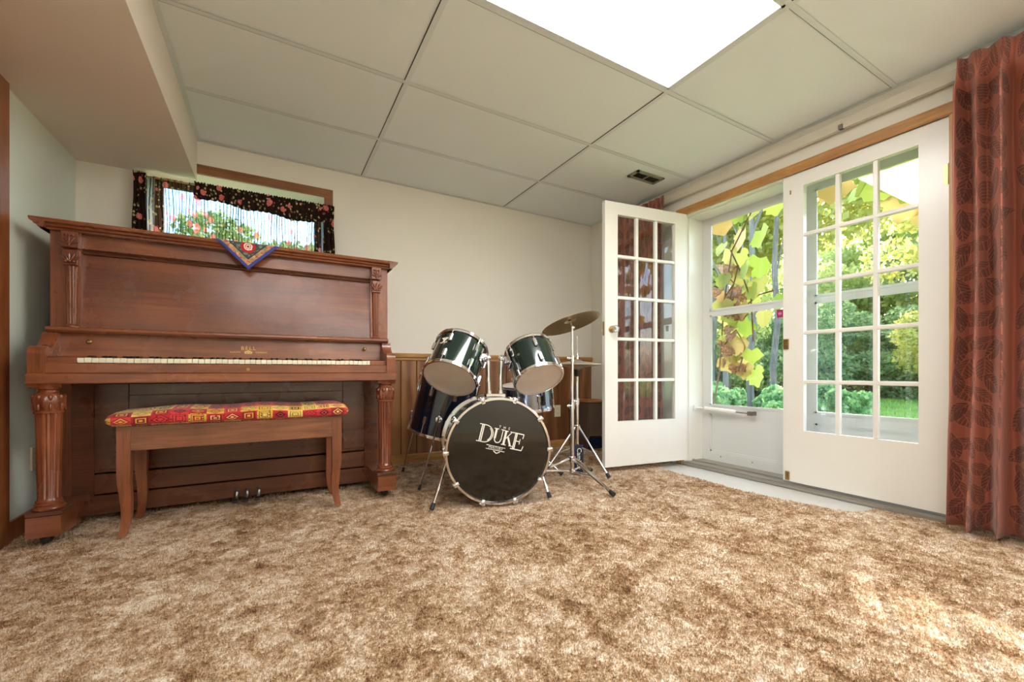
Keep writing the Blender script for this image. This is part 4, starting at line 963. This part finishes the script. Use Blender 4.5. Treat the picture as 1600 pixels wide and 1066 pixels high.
# snare drum on its stand
SN = Vector((1.59, 2.565, .468))
sn = thing('snare_drum', 'polished steel snare drum standing behind the right-hand tom and bass drum', 'drum')
sn['label'] = 'polished steel snare drum standing behind the bass drum'
axs = (UP+CAMR*-.08-CAMD*.10).normalized(); place(sn, SN, oriented(axs, -CAMD)); drum(sn, .178, 0, .155, 8, M['snare'], M['chrome'], M['skin'], M['skin'])
obj('strainer', MB().box(.173, .195, -.016, .016, .03, .10, .004).box(.193, .205, -.008, .008, .06, .125, .003).xf(Matrix.Rotation(.55, 4, 'Z')), M['black'], sn, True, True)
def tripod(o, base, r_feet, hub_z, ring_z, angs, tube_r=.008, foots=None, double=True):
    c = Vector((0, 0, 0))
    for k, a in enumerate(angs):
        rr = r_feet[k] if isinstance(r_feet, (list, tuple)) else r_feet
        d = Vector((cos(a), sin(a), 0)); side = Vector((-sin(a), cos(a), 0))
        foot = d*rr+Vector((0, 0, .016)); hub = d*.018+Vector((0, 0, hub_z))
        lg = MB()
        if double:
            for s_ in (-1, 1): lg.tube([hub+side*.009*s_, hub+(foot-hub)*.5+side*.011*s_, foot+side*.006*s_], tube_r*.62, 8)
        else: lg.tube([hub, foot], tube_r, 10)
        L_ = obj('leg', lg, M['chrome'], o, True, True)
        obj('brace', MB().tube([Vector((0, 0, ring_z))+d*.014, hub+(foot-hub)*.55], tube_r*.7, 8), M['chrome'], o, True, True)
        dd = (foot-hub).normalized(); obj('rubber_foot', MB().tube([foot-dd*.022, foot+dd*.012], [.012, .016], 10), M['rubber'], L_, True, True)
    obj('leg_collar', MB().lathe([(.014, hub_z-.02), (.024, hub_z-.016), (.024, hub_z+.012), (.014, hub_z+.018)], 16).lathe([(.013, ring_z-.012), (.02, ring_z-.01), (.02, ring_z+.01), (.013, ring_z+.012)], 16), M['chrome'], o, True, True)
ss = thing('snare_stand', 'chrome tripod stand holding up the steel snare drum', 'drum stand', (SN.x, SN.y, 0))
obj('tube', MB().lathe([(.0125, .06), (.0125, .30)], 14).lathe([(.009, .30), (.009, .40)], 12), M['chrome'], ss, True, True)
tripod(ss, 0, .24, .2, .08, [1.2, 1.2+2.09, 1.2+4.19], double=False)
snm = Matrix.Translation((0, 0, SN.z)) @ oriented(axs, -CAMD).to_4x4()       # drum frame seen from the stand
for k in range(3):
    a = .8+2.094*k
    pts = [Vector((0, 0, .40))]+[snm @ Vector((q*cos(a), q*sin(a), z)) for q, z in ((.06, -.045), (.13, -.024), (.186, -.0175), (.199, -.012), (.200, .022))]
    obj('basket_arm', MB().tube(pts, .006, 8), M['chrome'], ss, True, True)

# crash cymbal stand
CP = Vector((1.69, 2.19, 0))
cs = thing('cymbal_stand', 'tall chrome boom-less stand carrying the crash cymbal', 'cymbal stand', CP)
cs['label'] = 'tall chrome double-legged stand carrying the tilted crash cymbal'
cs_t = obj('tube', MB().lathe([(.0125, .066), (.0125, .50)], 16).lathe([(.0165, .478), (.0165, .522)], 16), M['chrome'], cs, True, True)
obj('tube', MB().lathe([(.0095, .50), (.0095, .80)], 14).lathe([(.0135, .782), (.0135, .822)], 14), M['chrome'], cs, True, True)
obj('tube', MB().lathe([(.0065, .80), (.0065, 1.01)], 12), M['chrome'], cs, True, True)
for z, sx in ((.50, -1), (.805, -1)):
    obj('wing_nut', MB().tube([(0, 0, z), (-.03, -.012, z)], .005, 8).ball((-.038, -.015, z), (.014, .004, .009), 10, 6), M['chrome'], cs, True, True)
F1 = Vector((1.708, 1.836, 0))-CP; F3 = Vector((1.985, 2.362, 0))-CP; F2 = Vector((1.385, 2.36, 0))-CP
tripod(cs, 0, [F1.length, F2.length, F3.length], .155, .075, [math.atan2(q.y, q.x) for q in (F1, F2, F3)], .010)
cax = (UP-CAMR*.30+CAMD*.20).normalized()
CC = CP+Vector((0, 0, 1.035))
obj('tilter', MB().tube([(0, 0, 1.0), (0, 0, 1.012)], .012, 12).tube([(0, 0, 1.008), tuple(cax*.075+Vector((0, 0, 1.008)))], .0045, 8).ball((.012, 0, 1.006), .009).tube([tuple(cax*.0582+Vector((0, 0, 1.008))), tuple(cax*.068+Vector((0, 0, 1.008)))], .010, 10), M['chrome'], cs, True, True)
obj('cymbal_seat', MB().tube([tuple(cax*q+Vector((0, 0, 1.008))) for q in (.044, .0562)], .010, 12), M['black'], cs, True, True)
def cymbal(name, label, loc, axis, r, flip=False, group=None, cat='cymbal', mat='bronze'):
    prof = [(.005, .024), (.012, .0235), (.026, .020), (.036, .012), (.042, .0085)]
    for k in range(1, 11):
        q = k/10; prof.append((.042+(r-.042)*q, .0085-.016*q**1.5-.004*q))
    bot = [(a, b-.0012) for a, b in prof[::-1]]
    o = obj(name, MB().lathe(prof+bot, 72, caps=False), M[mat], None, 25)
    m = oriented(axis, CAMR)
    if flip: m = m @ Matrix.Rotation(PI, 3, 'X')
    place(o, loc, m); return tag(o, label, cat, group)
cymbal('crash_cymbal', 'tilted dark bronze crash cymbal on the tall chrome stand', CP+Vector((0, 0, 1.008))+cax*.034, cax, .197)

# hi-hat
HP = Vector((1.885, 2.385, 0))
hs = thing('hi_hat_stand', 'chrome hi-hat stand with black folded footboard near the open door', 'cymbal stand', HP)
obj('tube', MB().lathe([(.012, .03), (.012, .50)], 16).lathe([(.016, .485), (.016, .53)], 16), M['chrome'], hs, True, True)
obj('tube', MB().lathe([(.009, .50), (.009, .69)], 14), M['chrome'], hs, True, True)
obj('cymbal_seat', MB().lathe([(.010, .684), (.018, .687), (.021, .702), (.021, .720), (.024, .724), (.024, .732), (.012, .7345)], 18), M['black'], hs, True, True)
obj('pull_rod', MB().tube([(0, 0, .68), (0, 0, .97)], .0032, 8), M['chrome'], hs, True, True)
obj('clutch', MB().lathe([(.009, .8068), (.010, .808), (.010, .828), (.007, .832), (.007, .85)], 14), M['chrome'], hs, True, True)
obj('wing_nut', MB().tube([(0, 0, .51), (-.03, -.012, .51)], .005, 8).ball((-.04, -.015, .51), (.014, .004, .010), 10, 6), M['chrome'], hs, True, True)
Fh = Vector((1.968, 2.155, 0))-HP; a0 = math.atan2(Fh.y, Fh.x)
tripod(hs, 0, [.245, .30, .26], .325, .19, [a0, a0-1.9, a0+2.2], .007, double=False)
# footboard folded up against the tube, facing the room
fb = MB().box(-.036, .036, -.034, -.020, .008, .205, .004); rfb = Matrix.Rotation(-.38, 4, 'Z'); fb.xf(rfb)
fbo = obj('footboard', fb, M['blue'], hs, False, True); fbo['label'] = 'blue-black footboard with white lettering'
obj('base_frame', MB().box(-.038, .038, -.04, .04, .002, .012).xf(rfb), M['chrome'], hs, False, True)
me = text_mesh('Camber', .046, .0004); me.materials.append(M['print']); o = bpy.data.objects.new('lettering', me); link(o, fbo)
mm = rotz_frame((0, 0, -1), (1, 0, 0)).to_4x4(); mm.translation = Vector((.004, -.0348, .108)); o.matrix_local = rfb @ mm
cymbal('hi_hat_cymbal', 'lower bronze hi-hat cymbal resting bell-down on the stand seat', HP+Vector((0, 0, .758)), UP, .168, True, mat='hat')
cymbal('hi_hat_cymbal', 'upper bronze hi-hat cymbal clamped to the pull rod', HP+Vector((0, 0, .7834)), UP, .168, False, mat='hat')

# guitar amplifier behind the open door
A_ = thing('amplifier', 'brown cloth-fronted amplifier box against the panelling behind the open door', 'amplifier', (2.66, 3.16, 0))
obj('cabinet', MB().box(2.53, 2.80, 3.045, 3.325, .0, .43, .006), M['tolex'], A_, False)
obj('top_board', MB().box(2.525, 2.805, 3.035, 3.33, .43, .447, .004), M['amptop'], A_, False)
obj('grille_cloth', MB().box(2.54, 2.79, 3.036, 3.047, .125, .425), M['amp'], A_, False)
obj('control_panel', MB().box(2.54, 2.79, 3.034, 3.048, .012, .105), M['blue'], A_, False)
obj('silver_trim', MB().box(2.535, 2.795, 3.03, 3.048, .105, .125, .003), M['chrome'], A_, False)

# ------------------------------------------------------------------ outdoors
GZ = -.06
lw = MB(); nx_, ny_ = 40, 40
for j in range(ny_+1):
    for i in range(nx_+1):
        x = XR+WT+.0+ (i/nx_)**1.6*70; y = -30+95*j/ny_
        lw.v.append((x, y, GZ+.012*max(0, x-8)+.05*sin(x*.7)*sin(y*.5)*min(1, (x-3)/6)))
for j in range(ny_):
    for i in range(nx_): a = j*(nx_+1)+i; lw.f.append((a, a+1, a+nx_+2, a+nx_+1))
lawn = struct('lawn', lw, M['lawn'], None, 180)
struct('yard_ground', MB().box(-30, XR+WT, YB+.32, 40, -.5, .95), M['lawn'])
def blades(name, x, y, z, hgt, wid, mat, parent, lean=.5):
    n = len(x); th = rng.uniform(0, 2*PI, n); hh = rng.uniform(.5, 1, n)*hgt; la = rng.uniform(0, 2*PI, n); ln = rng.uniform(0, lean, n)*hh
    v = np.empty((n, 3, 3), np.float32)
    v[:, 0] = np.stack([x-wid*np.cos(th), y-wid*np.sin(th), z], 1); v[:, 1] = np.stack([x+wid*np.cos(th), y+wid*np.sin(th), z], 1)
    v[:, 2] = np.stack([x+ln*np.cos(la), y+ln*np.sin(la), z+hh], 1)
    return tri_obj(name, v, mat, parent)
def tri_obj(name, v, mat, parent=None):
    n = len(v); me = bpy.data.meshes.new(name); me.vertices.add(n*3); me.vertices.foreach_set('co', v.ravel())
    me.loops.add(n*3); me.loops.foreach_set('vertex_index', np.arange(n*3, dtype=np.int32)); me.polygons.add(n)
    me.polygons.foreach_set('loop_start', np.arange(0, n*3, 3, dtype=np.int32)); me.update(); me.materials.append(mat)
    return link(bpy.data.objects.new(name, me), parent)
gx_ = rng.uniform(3.3, 14, 60000); gy_ = rng.uniform(-2, 12, 60000)
gz_ = GZ+.012*np.maximum(0, gx_-8)+.05*np.sin(gx_*.7)*np.sin(gy_*.5)*np.minimum(1, (gx_-3)/6)-.01
gr = blades('grass', gx_, gy_, gz_, .10, .006, M['grass'], None); tag(gr, 'green lawn grass beyond the glazed doors', 'grass', kind='stuff')
def leaf_cloud(n, clumps, size):
    """leaf quads (two triangles) scattered in ellipsoidal clumps [(cx,cy,cz,rx,ry,rz)]"""
    cl = np.array(clumps); vol = cl[:, 3]*cl[:, 4]*cl[:, 5]; k = rng.choice(len(cl), n, p=vol/vol.sum()); c = cl[k]
    d = rng.normal(size=(n, 3)); d /= np.linalg.norm(d, axis=1)[:, None]; r = rng.uniform(.35, 1, n)**.6
    p = c[:, :3]+d*r[:, None]*c[:, 3:6]
    a = rng.normal(size=(n, 3)); a /= np.linalg.norm(a, axis=1)[:, None]; b = np.cross(a, rng.normal(size=(n, 3))); b /= np.linalg.norm(b, axis=1)[:, None]
    s = rng.uniform(.6, 1.3, n)[:, None]*size
    v = np.empty((n*2, 3, 3), np.float32); tip = p+a*s; tail = p-a*s; l = p+b*s*.6; r_ = p-b*s*.6
    v[0::2, 0] = tail; v[0::2, 1] = l; v[0::2, 2] = tip; v[1::2, 0] = tip; v[1::2, 1] = r_; v[1::2, 2] = tail
    return v
# prototypes of crowns
def proto(n, clumps, size, mat):
    o = tri_obj('foliage', leaf_cloud(n, clumps, size), mat); me = o.data; bpy.data.objects.remove(o); return me
def rnd_clumps(k, R, h0, h1, cr, seed):
    r = random.Random(seed); return [(r.uniform(-R, R), r.uniform(-R, R), r.uniform(h0, h1), cr*r.uniform(.7, 1.2), cr*r.uniform(.7, 1.2), cr*r.uniform(.5, .9)) for _ in range(k)]
crownA = [proto(9000, rnd_clumps(16, 1.5, 2.6, 6.5, .75, s), .075, M[m]) for s, m in ((1, 'leaf1'), (2, 'leaf2'), (3, 'leaf1'))]
crownB = [proto(8000, rnd_clumps(14, .9, .35, 2.3, .55, s), .06, M[m]) for s, m in ((4, 'leaf3'), (5, 'leaf1'), (6, 'leaf2'))]
crownC = [proto(5000, rnd_clumps(10, .55, .12, .55, .26, s), .05, M[m]) for s, m in ((7, 'leaf4'), (8, 'leaf4'))]
r = random.Random(11); tm_ = {}
def trunk_mesh(k):
    rr = random.Random(k); mb = MB(); pts = [(0, 0, -.1)]
    for q in range(1, 9): pts.append((rr.uniform(-.12, .12), rr.uniform(-.12, .12), q*.8))
    mb.tube(pts, [.16-.014*i for i in range(9)], 10)
    for q in range(7):
        z = 2.2+.6*q; a = rr.uniform(0, 6.28); mb.tube([(0, 0, z), (.6*cos(a), .6*sin(a), z+.5), (1.2*cos(a), 1.2*sin(a), z+.9)], [.05, .035, .015], 6)
    return mb.mesh('trunk', M['bark'], True)
trunks = [trunk_mesh(i) for i in range(3)]
tl = ['tall thin-trunked tree with pale yellow green leaves in the woods outside', 'tall tree with mixed green leaves in the woods outside']
def tree(x, y, s, k, lab, zs=1, low=0, wide=1):
    t_ = thing('woodland_tree', lab, 'tree', (x, y, GZ+.012*max(0, x-8)-.02), (0, 0, r.uniform(0, 6.28)), 'trees in the woods outside'); t_.scale = (s, s, s*zs)
    inst('foliage', crownA[k % 3], t_, (0, 0, low), sc=(wide, wide, 1)); inst('trunk', trunks[k % 3], t_, (0, 0, 0), sc=((.6 if wide == 1 else .36)/s, (.6 if wide == 1 else .36)/s, 1.1))
    return t_
pos = [(11.5, 9.0), (11.5, 12.5), (14.6, 10.6), (14.7, 14.1), (11.5, 16.0), (17.7, 12.3), (17.8, 15.8), (20.8, 13.9), (22.3, 17.1), (22.6, 6.7), (15.1, 4.3), (18.6, 3.6), (21.7, 2.1), (24.7, 3.9), (14.6, 17.7), (17.6, 19.4), (26.0, 0.0), (16.8, 0.5)]
for i, (x, y) in enumerate(pos):
    tree(x, y, r.uniform(1.0, 1.35), i, tl[0] if i % 3 == 1 else tl[1], r.uniform(1.0, 1.3))
for x, y, k in ((6.7, 4.0, 1), (7.7, 5.1, 0), (7.55, 4.1, 2)): tree(x, y, .85, k, 'slender grey-trunked young tree standing on the lawn close outside the storm door', 1.15, 1.5, .34)
bl = ['dense dark green bush at the edge of the lawn', 'bushy green bush at the edge of the lawn', 'yellowing bush at the edge of the lawn']
bpos = [(9.4, 8.6), (10.9, 7.3), (12.6, 8.4), (9.4, 10.5), (11.3, 9.8), (12.7, 6.4), (13.8, 4.8), (14.6, 6.9), (15.0, 3.3), (12.7, 3.3), (15.7, 5.2), (16.4, 1.9), (14.5, 8.9), (13.4, 10.4), (12.6, 12.5), (17.3, 6.3), (17.5, 4.4), (16.2, 9.9), (10.7, 12.0), (16.3, 11.8), (14.5, 1.1), (18.0, 0.2), (16.0, -1.6)]
for i, (x, y) in enumerate(bpos):
    k = [0, 1, 0, 2, 1, 0, 0, 1, 0, 2][i % 10]
    b_ = thing('bush', bl[k], 'bush', (x, y, GZ+.012*max(0, x-8)-.03), (0, 0, r.uniform(0, 6)), 'bushes along the lawn edge'); s = r.uniform(.8, 1.15); b_.scale = (s, s, s)
    inst('foliage', crownB[k], b_, (0, 0, 0))
    st = MB()
    for q in range(4): a = q*1.6; st.tube([(0, 0, -.05), (.3*cos(a), .3*sin(a), .7), (.6*cos(a), .6*sin(a), 1.3)], [.03, .02, .01], 6)
    obj('stem', st, M['bark'], b_, True, True)
for x, y in [(18.8, 8.7), (21.2, 11.6), (21.9, 6.7), (20.2, 3.4), (24.4, 9.5), (24.5, 13.3), (25.3, 5.2), (27.6, 11.3), (28.1, 7.7), (23.6, 2.0)]:
    b_ = thing('bush', 'tall rounded bush at the back of the lawn under the trees', 'bush', (x, y, GZ+.012*(x-8)-.03), (0, 0, r.uniform(0, 6)), 'big bushes at the back of the lawn'); s = r.uniform(1.7, 2.0); b_.scale = (s, s, s*(1.08 if x < 20 else 1.22 if x < 22 else 1.5))
    inst('foliage', crownB[r.choice((0, 1, 1))], b_, (0, 0, 0))
# low leafy plants close outside the storm door
for i, (x, y) in enumerate([(5.3, 2.95), (5.55, 4.1), (6.45, 3.35), (6.75, 4.75), (5.85, 5.4), (7.7, 3.3), (7.35, 5.85), (8.55, 6.3), (9.0, 4.1), (6.9, 6.95)]):
    b_ = thing('low_plant', 'low leafy green plant growing outside the storm door', 'plant', (x, y, GZ-.02), (0, 0, r.uniform(0, 6)), 'low plants outside the storm door'); s = r.uniform(.66, .78); b_.scale = (s, s, s*1.2)
    inst('foliage', crownC[i % 2], b_, (0, 0, 0))
# near tree added, its crown shaped to keep most low sun off the glass
bt = thing('sun_block_tree', 'near tree added outside the glazed doors, its dense low crown shaped to block the sun', 'tree', (9.5, 4.65, GZ))
o = tri_obj('foliage', leaf_cloud(24000, [(0, 0, 4.69, 1.9, 2.7, 1.5), (0, .95, 3.72, .9, .50, .80), (0, 1.75, 3.7, 1.3, .7, .85), (0, 1.85, 4.2, 1.6, 1.3, 1.3), (.2, -.6, 5.6, 1.4, 1.6, 1.2), (.1, 1.2, 5.5, 1.4, 1.4, 1.2)], .085), M['leaf2'], bt)
obj('trunk', MB().tube([(.3, 2.3, -.1), (.32, 2.28, 1.5), (.25, 2.1, 3.0), (.1, 1.5, 4.2), (0, .5, 5)], [.11, .1, .09, .07, .03], 12).tube([(.25, 2.1, 3.0), (.5, 2.4, 4.6)], [.06, .03], 8), M['bark'], bt, True, True)
# stone edging at the back of the planting
for i in range(9):
    st = MB().ball((0, 0, 0), (.16, .12, .09), 10, 7); rr = random.Random(i)
    st.v = [(x*(1+.2*rr.uniform(-1, 1)), y*(1+.2*rr.uniform(-1, 1)), z*(1+.2*rr.uniform(-1, 1))) for x, y, z in st.v]
    s_ = obj('garden_stone', st, plain('grey_stone', S(176, 172, 164), .9, var=.3) if i == 0 else bpy.data.materials['grey_stone'], None, True); s_.location = (4.15+.1*rr.uniform(-1, 1)+i*.12, 2.55+i*.3, GZ+.02)
    tag(s_, 'rounded grey garden stone in the row outside the storm door', 'stone', 'stones edging the planting')
# shrub outside the small window
b_ = thing('bush', 'leafy bush growing outside the small curtained window', 'bush', (.1, 8.2, .7)); inst('foliage', crownB[1], b_, (0, 0, 0))
b_ = thing('bush', 'yellowing bush outside the small curtained window', 'bush', (1.55, 8.8, .9)); inst('foliage', crownB[2], b_, (0, 0, 0))

# grape vine hanging outside the storm doors: every leaf its own piece
def vine_leaf(seed):
    rr = random.Random(seed); pts = [(0, -.02)]; lob = [(-.30, -.26), (-.42, -.12), (-.55, .04), (-.60, .22), (-.50, .30), (-.47, .50), (-.32, .60), (-.22, .60), (-.08, .76), (0, .84)]
    lob = [(a*(1+.12*rr.uniform(-1, 1)), b+.04*rr.uniform(-1, 1)) for a, b in lob]; right = [(-a*(1+.1*rr.uniform(-1, 1)), b) for a, b in lob[:-1]][::-1]
    ol = [(0, -.08)]+lob+right; mb = MB(); c = (0, .2, .03)
    def z(a, b): return -.16*abs(a)**1.3*1.1-.12*b*b+.05
    vs = [(a, b, z(a, b)) for a, b in ol]+[c, (0, .55, .0)]; n = len(ol)
    fs = [(i, (i+1) % n, n) for i in range(n)]
    return mb.add(vs[:n+1], fs).mesh('leaf', M['vine'], 180)
vl = [vine_leaf(s) for s in range(5)]
vld = []
for me in vl[:2]:
    q = me.copy(); q.materials.clear(); q.materials.append(M['dry']); vld.append(q)
gv = thing('grape_vine', 'backlit yellow green grape vine hanging down outside the storm doors', 'vine', (3.22, 1.6, 2.0))
rv = random.Random(21)
def vleaf(x, y, z, s, dry=False):
    o = inst('leaf', rv.choice(vld if dry else vl), gv, (x-3.22, y-1.6, z-2.0), (PI/2+rv.uniform(-.5, .3)+PI, rv.uniform(-.5, .5), -PI/2+rv.uniform(-.6, .6)), (s, s, s)); return o
# positions on a plane just outside the glass, given as (y, z) with size
for (y, z, s) in [(2.12, 1.86, .15), (2.02, 1.76, .17), (2.05, 1.60, .16), (1.95, 1.90, .14), (1.86, 1.92, .16), (1.78, 1.93, .15), (1.66, 1.94, .16), (1.56, 1.95, .17),
                  (1.86, 1.50, .19), (1.84, 1.34, .18), (1.70, 1.22, .20), (1.80, 1.10, .15), (2.10, 1.42, .14), (2.13, 1.20, .15), (2.02, 1.10, .15), (2.06, .98, .16), (1.98, .90, .16), (2.12, .82, .14), (1.92, 1.02, .14), (1.86, .80, .12), (2.02, .74, .13), (2.14, 1.70, .13),
                  (1.42, 1.92, .17), (1.34, 1.90, .18), (1.24, 1.86, .19), (1.14, 1.84, .2), (1.06, 1.90, .19), (.98, 1.82, .2), (.92, 1.74, .2), (.86, 1.86, .2), (.80, 1.72, .2), (1.0, 1.66, .17), (.74, 1.84, .2), (.84, 1.22, .16), (.78, 1.12, .15), (.9, 1.58, .15), (.7, 1.6, .2), (.62, 1.8, .2), (.6, 1.3, .17), (.66, 1.0, .15)]:
    vleaf(3.2+rv.uniform(-.05, .12), y+rv.uniform(-.02, .02)+.03, z+.07, s)
for k in range(26): vleaf(3.22+rv.uniform(-.04, .08), 2.10+rv.uniform(-.10, .12), rv.uniform(.75, 1.62), rv.uniform(.07, .12), True)
for k in range(14): vleaf(3.2+rv.uniform(-.04, .1), rv.uniform(1.86, 2.18), rv.uniform(.7, 1.9), rv.uniform(.12, .18))
for k in range(10): vleaf(3.26+rv.uniform(-.04, .1), rv.uniform(.6, 2.3), 2.06+rv.uniform(-.02, .1), rv.uniform(.14, .2))
for pts in ([(3.2, 2.32, 0), (3.22, 2.2, .7), (3.2, 2.14, 1.3), (3.24, 2.1, 1.7), (3.22, 1.9, 2.0), (3.22, 1.2, 2.05), (3.2, .6, 2.04)], [(3.22, 2.14, 1.3), (3.2, 1.98, 1.22), (3.2, 1.86, 1.30), (3.22, 1.76, 1.32)], [(3.22, 2.1, 1.7), (3.2, 2.0, 1.5), (3.2, 1.92, 1.28), (3.2, 1.9, .95)], [(3.21, 2.18, .9), (3.2, 2.04, 1.05), (3.2, 1.96, .92), (3.2, 2.02, .72)], [(3.22, 2.14, 1.34), (3.19, 2.05, 1.42), (3.2, 2.12, 1.5), (3.2, 2.02, 1.56), (3.21, 2.1, 1.3)], [(3.2, .95, 2.04), (3.2, .84, 1.6), (3.2, .8, 1.2)]):
    obj('stem', MB().tube(pts, .006, 6), M['stem'], gv, True)
